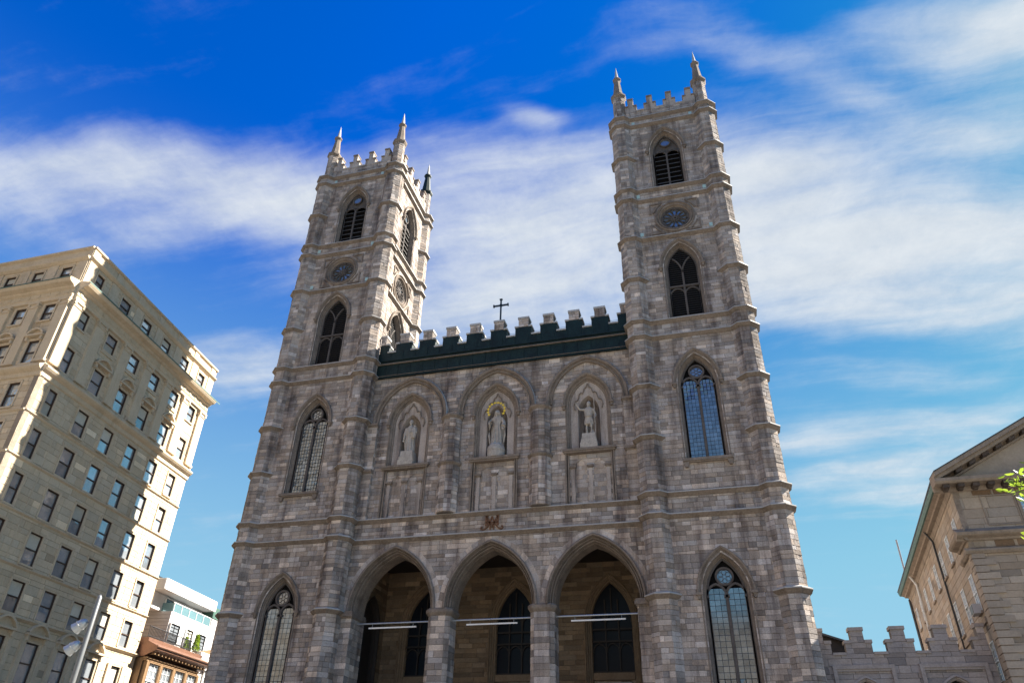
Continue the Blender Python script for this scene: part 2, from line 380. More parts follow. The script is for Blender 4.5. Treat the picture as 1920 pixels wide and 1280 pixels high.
def stone_tone(z=10, light=.12, dark=.2, lo=.84, hi=1.16, hue=.05):
    r = random.random()
    if r < light: v = random.uniform(1.22, 1.6)
    elif r < light + dark: v = random.uniform(.60, .78)
    else: v = random.uniform(lo, hi)
    h = random.uniform(-hue, hue)
    return (v * (1 + h), v, v * (1 - h * 1.3))
class Hole:
    """an opening in a wall: half width as a function of height"""
    def __init__(s, c, w, zb, zt): s.c, s.w, s.zb, s.zt = c, w, zb, zt
def arch_hole(c, a, zs, r, o, zb):
    Rr, k = r + o, r - a
    zt = zs + math.sqrt(Rr * Rr - k * k)
    return Hole(c, lambda z: (a + o) if z <= zs else max(0.0, math.sqrt(max(Rr * Rr - (z - zs) ** 2, 0)) - k), zb, zt)
def rect_hole(c, w, zb, zt): return Hole(c, lambda z: w, zb, zt)
def round_hole(c, z0, rad): return Hole(c, lambda z: math.sqrt(max(rad * rad - (z - z0) ** 2, 0)), z0 - rad, z0 + rad)
def rows_for(z0, z1, holes, h0=.30, h1=.42):
    cuts = [z0]
    while cuts[-1] < z1 - .001: cuts.append(min(cuts[-1] + random.uniform(h0, h1), z1))
    for h in holes:
        for z in (h.zb, h.zt):
            if z0 < z < z1:
                i = min(range(1, len(cuts) - 1), key=lambda j: abs(cuts[j] - z)); cuts[i] = z
    cuts = sorted(set(round(c, 4) for c in cuts)); out = [cuts[0]]
    for c in cuts[1:]:
        if c - out[-1] > .06: out.append(c)
    return out
def ashlar(pool, back, fr, a0, a1, z0, z1, holes=(), l0=.42, l1=1.02, h0=.25, h1=.37, tone=stone_tone, rel=.022, depth=.12, thick=.35, y=0.0):
    cuts = rows_for(z0, z1, holes, h0, h1)
    for j in range(len(cuts) - 1):
        b, t = cuts[j], cuts[j + 1]; e = 1e-4
        spans = [((a0, a0), (a1, a1))]
        for h in holes:
            if h.zb <= b + .05 and h.zt >= t - .05:
                wb, wt = h.w(max(b, h.zb) + e), h.w(min(t, h.zt) - e); new = []
                for (l, r) in spans:
                    hl, hr = (h.c - wb, h.c - wt), (h.c + wb, h.c + wt)
                    if hr[0] <= l[0] and hr[1] <= l[1] or hl[0] >= r[0] and hl[1] >= r[1]: new.append((l, r)); continue
                    if hl[0] > l[0] + .02 or hl[1] > l[1] + .02: new.append((l, (max(hl[0], l[0]), max(hl[1], l[1]))))
                    if hr[0] < r[0] - .02 or hr[1] < r[1] - .02: new.append(((min(hr[0], r[0]), min(hr[1], r[1])), r))
                spans = new
        for (l, r) in spans:
            if back is not None:
                back.add([fr.pt(l[0], y + .028, b), fr.pt(r[0], y + .028, b), fr.pt(r[1], y + .028, t), fr.pt(l[1], y + .028, t),
                          fr.pt(l[0], y + thick, b), fr.pt(r[0], y + thick, b), fr.pt(r[1], y + thick, t), fr.pt(l[1], y + thick, t)],
                         [(0, 1, 2, 3), (0, 3, 7, 4), (1, 5, 6, 2), (7, 6, 5, 4)])
            lo, hi = max(l), min(r); js = []
            x = lo + random.uniform(.3, l1)
            while x < hi - .28: js.append(x); x += random.uniform(l0, l1)
            eb = [l[0]] + js + [r[0]]; et = [l[1]] + js + [r[1]]
            for k in range(len(eb) - 1):
                q = [(eb[k], b), (eb[k + 1], b), (et[k + 1], t), (et[k], t)]
                rect = abs(eb[k] - et[k]) < .005 and abs(eb[k + 1] - et[k + 1]) < .005
                if not rect and (max(eb[k + 1] - eb[k], et[k + 1] - et[k]) < .03): continue
                pool.add(fr, q, y - random.uniform(0, rel), depth, tone((b + t) / 2), rect)
def poly_ashlar(pool, pts, z0, z1, edges=None, h0=.25, h1=.37, tone=stone_tone, split=.5, rel=.02):
    """stones round a polygonal pier; pts anticlockwise seen from above"""
    cuts = rows_for(z0, z1, (), h0, h1); n = len(pts)
    for j in range(len(cuts) - 1):
        for k in range(n):
            if edges is not None and k not in edges: continue
            p, q = Vector((*pts[k], 0)), Vector((*pts[(k + 1) % n], 0)); d = q - p; L = d.length; d.normalize()
            fr = Fr(p, d, Vector((d.y, -d.x, 0)))
            js = []
            if L > 1.2: 
                x = random.uniform(.4, .8)
                while x < L - .3: js.append(x); x += random.uniform(.5, .95)
            elif L > .5 and random.random() < split: js.append(L * random.choice((.36, .5, .64)))
            e = [0] + js + [L]
            for i in range(len(e) - 1):
                pool.add(fr, [(e[i], cuts[j]), (e[i + 1], cuts[j]), (e[i + 1], cuts[j + 1]), (e[i], cuts[j + 1])], -random.uniform(0, rel), .09, tone((cuts[j] + cuts[j + 1]) / 2))
def octo(cx, cy, ap, n=8):
    r = ap / math.cos(math.pi / n); return [(cx + r * math.cos(math.pi / n + 2 * math.pi * i / n), cy + r * math.sin(math.pi / n + 2 * math.pi * i / n)) for i in range(n)]
def apath(a, zs, r, o, zb, n=9):
    Rr, k = r + o, r - a; t1 = math.acos(-k / Rr); L = []
    for i in range(n + 1):
        t = math.pi + (t1 - math.pi) * i / n; L.append((k + Rr * math.cos(t), zs + Rr * math.sin(t)))
    L[-1] = (0, L[-1][1])
    P = [(-a - o, zb)] + L + [(-x, z) for x, z in reversed(L[:-1])] + [(a + o, zb)]
    return P
def sweep(mb, fr, a, zs, r, zb, prof, c=0.0, n=9):
    """moulding: profile [(offset outwards, depth)] carried round a pointed arch"""
    mb.loft([[fr.pt(c + x, y, z) for x, z in apath(a, zs, r, o, zb, n)] for o, y in prof])

# ================================================================== ground
def sheet(name, x0, x1, y0, y1, z, mat, kind='structure'):
    b = MB(); b.add([Vector((x0, y0, z)), Vector((x1, y0, z)), Vector((x1, y1, z)), Vector((x0, y1, z))], [(0, 1, 2, 3)])
    return tag(b.build(name, mat), kind=kind)
sheet('ground', -1500, 1500, -1500, 1500, -.15, 'asphalt')
sq = MB(); sq.box(ID, -60, 60, -120, -9.5, -.14, -.004); tag(sq.build('pavement', 'paving'), kind='structure')
fc = MB(); fc.box(ID, -21.5, 32, -4.2, -.9, -.146, 0.0); tag(fc.build('forecourt_pavement', 'paving'), kind='structure')

# ================================================================== basilica
bas = thing('basilica', 'grey stone Gothic basilica with two crenellated towers and three porch arches', 'church', (0, 6, 0))
stones = Pool(bas, 'stone', 'ashlar', 'stonework', 250)
panes = Pool(bas, 'window_pane', 'pane', 'leaded_glazing', joint=.026, uj=(.08, .075))
TX, TS, TY, AP = 15.13, 3.75, .40, .88        # tower centre, turret half spacing, front turret y, turret apothem
LEV = [55.61, 54.6, 46.4, 45.22, 40.98, 32.78, 31.39, 19.2, 17.75]
RING = LEV + [50.3, 36.8, 27.2, 23.25, 12.75]
def tone_b(z):
    if z > 30: return stone_tone(z, .05, .22, .75, 1.15, .05)
    if z > 20: return stone_tone(z, .07, .22, .75, 1.15, .06)
    return stone_tone(z, .12, .22, .76, 1.18, .06)
A_, RR_ = 1.17, 2.64                          # window half width and arc radius
SUR = [(.36, .0), (.36, -.05), (.30, -.06), (.27, .02), (.22, .04), (.19, .14), (.15, .15), (.12, .26), (.07, .28), (.04, .40), (0, .42), (0, .75)]
HOOD = [(.36, .04), (.36, -.10), (.44, -.19), (.53, -.20), (.56, -.12), (.56, .04)]
def pointed_window(fr, zs, zb, kind):
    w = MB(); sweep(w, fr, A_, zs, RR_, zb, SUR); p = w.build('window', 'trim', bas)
    h = MB(); sweep(h, fr, A_, zs, RR_, zs - .02, HOOD)
    for s in (-1, 1):                         # corbel stops
        h.box(fr, s * 1.62 - .17, s * 1.62 + .17, -.26, .04, zs - .1, zs + .05); h.prism(fr, [(s * 1.62 - .12, zs - .1), (s * 1.62 - .05, zs - .34), (s * 1.62 + .05, zs - .34), (s * 1.62 + .12, zs - .1)][::s], -.2, .04)
    h.build('hood_mould', 'trim', p)
    bk = MB(); bk.prism(fr, apath(A_, zs, RR_, -.01, zb), .72, .76); bk.build('backing', 'dark', p)
    t = MB(); Y0, Y1 = .40, .56
    top = lambda x: zs + math.sqrt(max(RR_ ** 2 - (abs(x) + RR_ - A_) ** 2, 0)) if abs(x) < A_ else zs
    apex = top(0)
    if kind == 'belfry':                      # two lights under a circle, wide slats
        cz = apex - .92
        t.bar(fr, [(0, zb), (0, zs - .15)], .15, Y0 - .02, Y1)
        for s in (-1, 1):
            pa = apath(.52, zs - .35, .62, .05, zb + .02, 6); t.bar(fr, [(x + s * .56, z) for x, z in pa], .11, Y0, Y1)
        t.bar(fr, [(.44 * math.cos(i * math.pi / 9), cz + .44 * math.sin(i * math.pi / 9)) for i in range(18)], .10, Y0, Y1, True)
        sweep(t, fr, A_, zs, RR_, zb, [(0, Y0), (-.10, Y0), (-.10, Y1)])
        t.build('tracery', 'tracery', p)
        d = MB(); d.ngon(0, 0, [(0, .40), (.02, .40)], 16)
        me = MB(); me.prism(fr, [(.39 * math.cos(i * math.pi / 9), cz + .39 * math.sin(i * math.pi / 9)) for i in range(18)], .5, .52); me.build('pane', 'rosepane', p)
        # stone infill around the circle
        f = MB(); f.prism(fr, [(x, z) for x, z in apath(A_, zs, RR_, -.05, zs + .28)], .62, .66); f.build('tracery_web', 'tracery', p)
        for s in (-1, 1):
            for k in range(9):
                z = zb + .22 + k * .54
                if z > zs + .35: break
                m = MB(); x0, x1 = s * .56 - .5, s * .56 + .5
                m.add([fr.pt(x0, .40, z), fr.pt(x1, .40, z), fr.pt(x1, .40, z + .05), fr.pt(x0, .40, z + .05), fr.pt(x0, .68, z + .30), fr.pt(x1, .68, z + .30), fr.pt(x1, .68, z + .35), fr.pt(x0, .68, z + .35)],
                      [(0, 1, 2, 3), (0, 4, 5, 1), (3, 2, 6, 7), (4, 7, 6, 5)]); m.build('louvre_slat', 'louvre', p)
    elif kind == 'louvre':
        t.bar(fr, [(0, zb), (0, zs - .3)], .15, Y0 - .02, Y1)
        for s in (-1, 1):                     # forking tracery
            t.bar(fr, [(0, zs - .4)] + [(s * (RR_ - .6 - (RR_ - .6) * math.cos(q)), zs - .35 + (RR_ - .6) * math.sin(q)) for q in [R(6 * i) for i in range(1, 9)]], .10, Y0, Y1)
            pa = apath(.50, 35.35, .58, .05, zb + .35, 6); t.bar(fr, [(x + s * .56, z) for x, z in pa], .09, Y0, Y1)
        t.bar(fr, [(-A_, 36.14), (A_, 36.14)], .14, Y0 - .06, Y1)
        sweep(t, fr, A_, zs, RR_, zb, [(0, Y0), (-.09, Y0), (-.09, Y1)])
        t.build('tracery', 'tracery', p)
        b = MB(); b.box(fr, -A_, A_, .36, .6, zb, zb + .34); b.build('sill_panel', 'trim', p)
        m = MB(); z = zb + .4
        while z < apex - .25:
            x = min(A_, max(.05, math.sqrt(max(RR_ ** 2 - max(z + .2 - zs, 0) ** 2, 0)) - (RR_ - A_)))
            m.add([fr.pt(-x, .46, z), fr.pt(x, .46, z), fr.pt(x, .46, z + .035), fr.pt(-x, .46, z + .035), fr.pt(-x, .66, z + .16), fr.pt(x, .66, z + .16)], [(0, 1, 2, 3), (0, 4, 5, 1), (3, 2, 5, 4)])
            z += .205
        tag(m.build('louvre_slats', 'slat_dark', p), kind='stuff')
    else:                                     # glazed lancets
        cz = zs + 1.08
        t.bar(fr, [(0, zb), (0, zs + .15)], .17, Y0 - .04, Y1)
        for s in (-1, 1):
            pa = apath(.52, zs - .05, .66, .05, zb, 6); t.bar(fr, [(x + s * .575, z) for x, z in pa], .13, Y0, Y1)
            t.box(fr, s * .045 - .12, s * .045 + .12, Y0 - .07, Y1, zs - .16, zs - .02); t.box(fr, s * 1.1 - .07, s * 1.1 + .07, Y0 - .07, Y1, zs - .16, zs - .02)
        t.bar(fr, [(.50 * math.cos(i * math.pi / 10), cz + .50 * math.sin(i * math.pi / 10)) for i in range(20)], .13, Y0 - .02, Y1, True)
        sweep(t, fr, A_, zs, RR_, zb, [(0, Y0), (-.12, Y0), (-.12, Y1)])
        for i in range(6):                    # foils of the round light
            cx, cc = .25 * math.cos(i * math.pi / 3 + .52), cz + .25 * math.sin(i * math.pi / 3 + .52)
            t.bar(fr, [(cx + .14 * math.cos(j * math.pi / 5), cc + .14 * math.sin(j * math.pi / 5)) for j in range(10)], .025, Y0 + .07, Y0 + .1, True)
        t.build('tracery', 'tracery', p)
        d = MB(); d.cur = (1.0, 1, 1.05); d.prism(fr, [(.45 * math.cos(i * math.pi / 10), cz + .45 * math.sin(i * math.pi / 10)) for i in range(20)], .50, .52); d.build('round_pane', 'pane', p)
        nc, rh = (3, .335) if zs < 20 else (4, .30)
        for s in (-1, 1):
            wd = .98; x0 = s * .575 - wd / 2; z = zb + .22
            while z < zs + .45:
                for c in range(nc):
                    xa, xb = x0 + wd * c / nc, x0 + wd * (c + 1) / nc
                    xm = abs((xa + xb) / 2 - s * .575)
                    if z + rh > zs and math.sqrt(max(.66 ** 2 - (z + rh * .6 - zs + .05) ** 2, 0)) - .14 < xm: continue
                    v = random.uniform(.8, 1.2); tw = random.uniform(-.004, .004)
                    panes.add(fr, [(xa, z), (xb, z), (xb, z + rh), (xa, z + rh)], .5 + tw, .02, (v, v, v), True, p)
                z += rh
        b = MB(); b.box(fr, -A_ + .05, A_ - .05, .38, .6, zb, zb + .2); b.build('bottom_rail', 'tracery', p)
        if zs > 20:
            b = MB(); b.box(fr, -1.62, 1.62, -.28, .5, zb - .18, zb); b.box(fr, -1.55, 1.55, -.2, .1, zb - .27, zb - .18)
            for s in (-1, 1): b.prism(fr, [(s * 1.42 - .2, zb - .27), (s * 1.42 - .1, zb - .6), (s * 1.42 + .1, zb - .6), (s * 1.42 + .2, zb - .27)], -.22, .04)
            b.build('sill', 'trim', p)
    return arch_hole(0, A_, zs, RR_, .20, zb)
def rose_window(fr, z0=43.02):
    circ = lambda r, n=32: [(r * math.cos(2 * math.pi * i / n), z0 + r * math.sin(2 * math.pi * i / n)) for i in range(n + 1)]
    m = MB(); prof = [(1.62, .03), (1.62, -.10), (1.52, -.15), (1.46, -.02), (1.40, .02), (1.36, -.06), (1.30, -.06), (1.25, .08), (1.18, .12), (1.12, .35)]
    m.loft([[fr.pt(a, y, z) for a, z in circ(r)] for r, y in prof]); p = m.build('rose_window', 'trim', bas)
    g = MB(); g.prism(fr, circ(1.16)[:-1], .30, .34); g.build('glass', 'rosepane', p)
    t = MB()
    for k in range(12):                       # petals
        th = 2 * math.pi * k / 12; L = []
        for i in range(14):
            q = 2 * math.pi * i / 14; rr = .62 + .38 * math.cos(q); w = .155 * math.sin(q) * (rr / .62) ** .8
            L.append((rr * math.cos(th) - w * math.sin(th), z0 + rr * math.sin(th) + w * math.cos(th)))
        t.bar(fr, L, .055, .17, .30, True)
    t.bar(fr, circ(.15, 12)[:-1], .12, .14, .3, True); t.bar(fr, circ(1.08)[:-1], .12, .15, .3, True)
    t.build('tracery', 'tracery', p)
    f = MB()                                  # square frame with sunk spandrels
    for s in (-1, 1):
        for v in (-1, 1):
            X, Z = s * 1.93, z0 + v * 1.62
            L = [(X, Z), (X, Z - v * 1.15)] + [(1.80 * s * math.cos(R(q)), z0 + v * 1.80 * math.sin(R(q))) for q in (24, 34, 44, 54, 64)][0:0]
            f.bar(fr, [(X, Z - v * 1.05), (X, Z), (X - s * 1.0, Z)], .13, -.11, .03)
            f.bar(fr, [(1.86 * s * math.cos(R(q)), z0 + v * 1.86 * math.sin(R(q))) for q in (22, 34, 46, 58)], .11, -.11, .03)
    f.build('spandrel_frame', 'trim', p)
    return round_hole(0, z0, 1.42)
def string_prof(z, out=.27): return [(-.0 + .02, z - .24), (-.06, z - .20), (-out * .8, z - .06), (-out, z - .02), (-out, z + .07), (.02, z + .19)]
def string_course(fr, a0, a1, z, out=.27):
    b = MB(); pr = string_prof(z, out); b.loft([[fr.pt(a, y, zz) for y, zz in pr] for a in (a0, a1)]); b.add([fr.pt(a0, y, zz) for y, zz in pr], [tuple(range(len(pr)))]); b.add([fr.pt(a1, y, zz) for y, zz in pr], [tuple(range(len(pr)))])
    o = b.build('string_course', 'trim', bas)
    l = MB(); l.loft([[fr.pt(a, y, zz) for y, zz in [(-out - .008, z + .015), (-out - .008, z + .078), (.01, z + .198)]] for a in (a0, a1)]); l.build('lit_edge', 'lead_lit', o)  # pale strip paints the light caught by the lip
def turret(cx, cy, vis, green=False, full=True):
    b = MB(); b.ngon(cx, cy, [(0, AP - .03), (55.5, AP - .03)]); p = b.build('turret', 'mortar', bas)
    if full: poly_ashlar(stones, octo(cx, cy, AP), 0, 55.45, vis, tone=tone_b, split=.45)
    for z in RING:
        r = MB(); r.ngon(cx, cy, [(zz, AP - y) for y, zz in string_prof(z, .24)]); o = r.build('string_ring', 'trim', p)
        l = MB(); l.ngon(cx, cy, [(z + .015, AP + .248), (z + .078, AP + .248), (z + .20, AP)], caps=False); l.build('lit_edge', 'lead_lit', o)  # same painted bright line round the ring's lip
    # pinnacle
    q = MB(); q.ngon(cx, cy, [(55.4, .54), (59.15, .50)]); s = q.build('pinnacle_shaft', 'mortar', p)
    if full: poly_ashlar(stones, octo(cx, cy, .55), 55.7, 59.15, vis, tone=tone_b, split=.1)
    mt = 'green' if green else 'trim'
    q = MB(); q.ngon(cx, cy, [(59.1, .52), (59.2, .60), (59.4, .70), (59.58, .70), (59.75, .52)]); q.build('pinnacle_collar', mt, p)
    q = MB(); q.ngon(cx, cy, [(59.7, .47), (62.0, .26)]); q.build('pinnacle_cone', mt, p)
    q = MB(); q.ngon(cx, cy, [(61.95, .26), (62.05, .31), (62.15, .38), (62.28, .38), (62.4, .25)]); q.build('pinnacle_collar', mt, p)
    q = MB(); q.ngon(cx, cy, [(62.35, .21), (64.2, .012)]); q.build('pinnacle_spike', 'lead_lit', p)
def tower_parapet(fr):
    hw = TS - .55; back = MB(); back.box(fr, -hw, hw, .03, .55, 55.5, 56.78); par = back.build('tower_parapet', 'mortar', bas)
    ashlar(stones, None, fr, -hw, hw, 55.75, 56.78, tone=tone_b, depth=.1)
    for c in (-2.67, -.89, .89, 2.67):
        lo, hi = max(c - .54, -hw), min(c + .54, hw)
        m = MB(); m.box(fr, lo, hi, 0, .58, 56.78, 57.5); tl, th = max(c - .24, -hw), min(c + .24, hw)
        m.box(fr, tl, th, 0, .58, 57.5, 58.45); mm = m.build('merlon', 'ashlar', par)
        k = MB(); k.box(fr, tl - .04, th + .04, -.08, .66, 58.42, 58.6)
        for (x0, x1) in ((lo - .04, tl - .002), (th + .002, hi + .04)):
            if x1 - x0 > .06: k.box(fr, x0, x1, -.08, .66, 57.48, 57.62)
        k.build('coping', 'trim', mm)
    k = MB()
    for c in (-1.78, 0, 1.78): k.box(fr, c - .36, c + .36, -.07, .65, 56.74, 56.88)
    k.build('crenel_sill', 'lead_lit', par)
def tower(sgn):
    cx = sgn * TX
    front = Fr((cx, 0, 0), (1, 0, 0), (0, -1, 0))
    inner = Fr((cx - sgn * (TS + .4), TY + TS, 0), (0, -sgn, 0), (-sgn, 0, 0))
    for fr, full in ((front, True), (inner, False)):
        holes = [pointed_window(fr, 51.05, 46.62, 'belfry'), rose_window(fr), pointed_window(fr, 37.8, 33.0, 'louvre')]
        if full: holes += [pointed_window(fr, 27.3, 21.5, 'glazed'), pointed_window(fr, 12.8, 4.6, 'glazed')]
        back = MB(); ashlar(stones, back, fr, -TS + .45, TS - .45, 0 if full else 30.5, 55.6, holes, tone=tone_b); back.build('wall', 'mortar', bas)
        for z in (LEV if full else LEV[:7]): string_course(fr, -TS + .55, TS - .55, z)
        tower_parapet(fr)
    # faces turned away from the square
    b = MB(); outer = Fr((cx + sgn * (TS + .4), TY + TS, 0), (0, sgn, 0), (sgn, 0, 0)); rear = Fr((cx, TY + 2 * TS + .4, 0), (-1, 0, 0), (0, 1, 0))
    ob = MB(); ashlar(stones, ob, outer, -TS + .45, TS - .45, 0, 55.6, [], tone=tone_b, h0=.5, h1=.7, l0=1, l1=1.8); ob.build('wall', 'mortar', bas)
    for z in LEV: string_course(outer, -TS + .55, TS - .55, z)
    tower_parapet(outer); tower_parapet(rear)
    b.box(ID, cx - TS + .6, cx + TS - .6, 1.0, TY + 2 * TS - .6, 0, 55.9); b.build('tower_core', 'dark', bas)
    rb = MB(); rb.box(rear, -TS + .45, TS - .45, 0, .2, 0, 55.6); rb.build('wall', 'ashlar', bas)
    for dx in (-1, 1):
        for k, cy in enumerate((TY, TY + 2 * TS)):
            turret(cx + dx * TS, cy, None if k == 0 or dx == -sgn else [7, 0, 1, 2, 3, 4, 5, 6], green=(k == 1 and sgn < 0 and dx > 0))
    # small pale anchor plates
    for (dx, z) in ((-2.80, 41.57), (2.71, 41.56), (-2.80, 45.85), (2.70, 45.8), (-2.6, 55.05), (2.55, 55.05)):
        m = MB(); m.box(front, dx - .13, dx + .13, -.06, .02, z - .18, z + .18); m.box(front, dx - .04, dx + .04, -.10, -.06, z - .04, z + .04); m.build('anchor_plate', 'plate', bas)
tower(-1); tower(1)

# ---- central wall
cen = Fr((0, 1.0, 0), (1, 0, 0), (0, -1, 0))
PA, PZ, PR = 2.75, 12.85, 4.14
pier_w = .785
holes = [rect_hole(0, 9.85, 0, PZ)] + [arch_hole(c, PA, PZ, PR, .86, PZ) for c in (-7.07, 0, 7.07)]
NA, NZ, NR = .82, 26.55, 1.6                  # niche recess
for c in (-7.07, 0, 7.07): holes.append(arch_hole(c, 1.5, 27.1, 2.36, .10, 23.4)); holes.append(rect_hole(c, 1.66, 19.4, 23.2))
back = MB(); ashlar(stones, back, cen, -10.9, 10.9, 0, 31.5, holes, tone=tone_b); back.build('wall', 'mortar', bas)
cb = MB(); cb.box(ID, -10.9, 10.9, 2.75, 7.0, 17.6, 32.0); cb.build('wall_core', 'dark', bas)
string_course(cen, -10.6, 10.6, 19.25, .26); string_course(cen, -10.6, 10.6, 17.75)
ARCH = [(.52, .03), (.52, -.14), (.44, -.20), (.36, -.18), (.33, .04), (.30, .16), (.26, .06), (.22, .06), (.20, .34), (.16, .36), (.13, .22), (.09, .24), (.07, .6), (.02, .58), (0, .75), (0, 1.72)]
for c in (-7.07, 0, 7.07):
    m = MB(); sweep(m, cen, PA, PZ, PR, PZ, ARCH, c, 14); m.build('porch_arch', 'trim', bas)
    P0, P1 = apath(PA, PZ, PR, .52, PZ, 12), apath(PA, PZ, PR, .90, PZ, 12)
    for i in range(len(P0) - 1):              # voussoirs
        if abs(P0[i][0] - P0[i + 1][0]) + abs(P0[i][1] - P0[i + 1][1]) < .05: continue
        q = [(c + P1[i][0], P1[i][1]), (c + P0[i][0], P0[i][1]), (c + P0[i + 1][0], P0[i + 1][1]), (c + P1[i + 1][0], P1[i + 1][1])]
        stones.add(cen, q, -.02 - random.uniform(0, .012), .12, stone_tone(10, .2, .08), False)
        back2 = MB()
bk = MB()
for c in (-7.07, 0, 7.07): bk.loft([[cen.pt(c + x, .035, z) for x, z in apath(PA, PZ, PR, o, PZ, 12)] for o in (.5, .95)])
bk.build('arch_backing', 'mortar', bas)
# piers with capitals
for c in (-3.535, 3.535):
    x0, x1, y0, y1, ch = c - pier_w, c + pier_w, 1.0, 2.72, .28
    pts = [(x0 + ch, y0), (x1 - ch, y0), (x1, y0 + ch), (x1, y1 - ch), (x1 - ch, y1), (x0 + ch, y1), (x0, y1 - ch), (x0, y0 + ch)]
    sc = lambda k: [Vector((c + (px - c) * k[0], 1.86 + (py - 1.86) * k[1], k[2])) for px, py in pts]
    b = MB(); b.loft([sc((.96, .97, 0)), sc((.96, .97, 12.5))], True, True); p = b.build('pier', 'mortar', bas)
    poly_ashlar(stones, pts, 0, 12.42, None, tone=lambda z: stone_tone(z, .3, .25, .8, 1.2), split=.35, h0=.33, h1=.42)
    b = MB(); b.loft([sc((.98, .98, 12.38)), sc((1.08, 1.07, 12.46)), sc((1.20, 1.18, 12.62)), sc((1.22, 1.19, 12.78)), sc((1.10, 1.10, 12.90))], True, True); b.build('capital', 'trim', p)
for s in (-1, 1):                             # responds beside the towers
    x0, x1 = s * 9.72, s * 10.62; a, b_ = min(x0, x1), max(x0, x1)
    pts = [(a, .72), (b_, .72), (b_, 2.72), (a, 2.72)]
    b = MB(); b.box(ID, a + .03, b_ - .03, .75, 2.7, 0, 12.5); p = b.build('respond_pier', 'mortar', bas); poly_ashlar(stones, pts, 0, 12.42, [0, 1, 3], tone=lambda z: stone_tone(z, .25, .25, .8, 1.2), split=.5, h0=.33, h1=.42)
    b = MB(); b.box(ID, a - .16, b_ + .1, .54, 2.8, 12.5, 12.72); b.box(ID, a - .08, b_ + .05, .62, 2.75, 12.40, 12.5); b.box(ID, a - .1, b_ + .05, .6, 2.78, 12.72, 12.86); b.build('capital', 'trim', p)
    pts = [(a, .72), (b_, .72), (b_, 1.2), (a, 1.2)]
    b = MB(); b.box(ID, a + .02, b_ - .02, .74, 1.2, 19.3, 27.0); p = b.build('pilaster', 'mortar', bas); poly_ashlar(stones, pts, 19.3, 26.95, [0, 1, 3], tone=tone_b, split=.5)
    for z in (27.05, 23.15):
        b = MB(); b.box(ID, a - .14, b_ + .05, .56, 1.2, z - .1, z + .08); b.box(ID, a - .07, b_ + .05, .64, 1.2, z - .2, z - .1); b.build('capital', 'trim', p)
for c in (-3.48, 3.48):                       # half columns between the niches
    pts = octo(c, 1.05, .72, 10)
    b = MB(); b.ngon(c, 1.05, [(19.3, .69), (26.9, .69)], 10); p = b.build('half_column', 'mortar', bas)
    poly_ashlar(stones, octo(c, 1.05, .78, 10), 19.35, 23.0, [4, 5, 6, 7, 8, 9, 3, 0], tone=lambda z: stone_tone(z, .34, .14, .85, 1.2), split=.1)
    poly_ashlar(stones, pts, 23.25, 26.85, [4, 5, 6, 7, 8, 9, 3, 0], tone=tone_b, split=.1)
    for z, ap in ((27.0, .72), (23.12, .74)):
        b = MB(); b.ngon(c, 1.05, [(z - .26, ap), (z - .18, ap + .06), (z - .06, ap + .17), (z + .06, ap + .18), (z + .16, ap + .02)], 10); b.build('capital', 'trim', p)
# big hood arches
for c in (-7.07, 0, 7.07):
    a, h = 2.66, 3.28; r = (a * a + h * h) / (2 * a)
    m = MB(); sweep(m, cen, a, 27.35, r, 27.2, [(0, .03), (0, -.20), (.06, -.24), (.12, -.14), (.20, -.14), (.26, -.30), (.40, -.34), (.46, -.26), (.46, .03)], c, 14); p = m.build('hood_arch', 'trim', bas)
    m = MB(); sweep(m, cen, a, 27.35, r, 27.2, [(.44, -.305), (.48, -.25), (.475, .02)], c, 14); m.build('lit_edge', 'lead_lit', p)  # light edge painted along the top of the hood
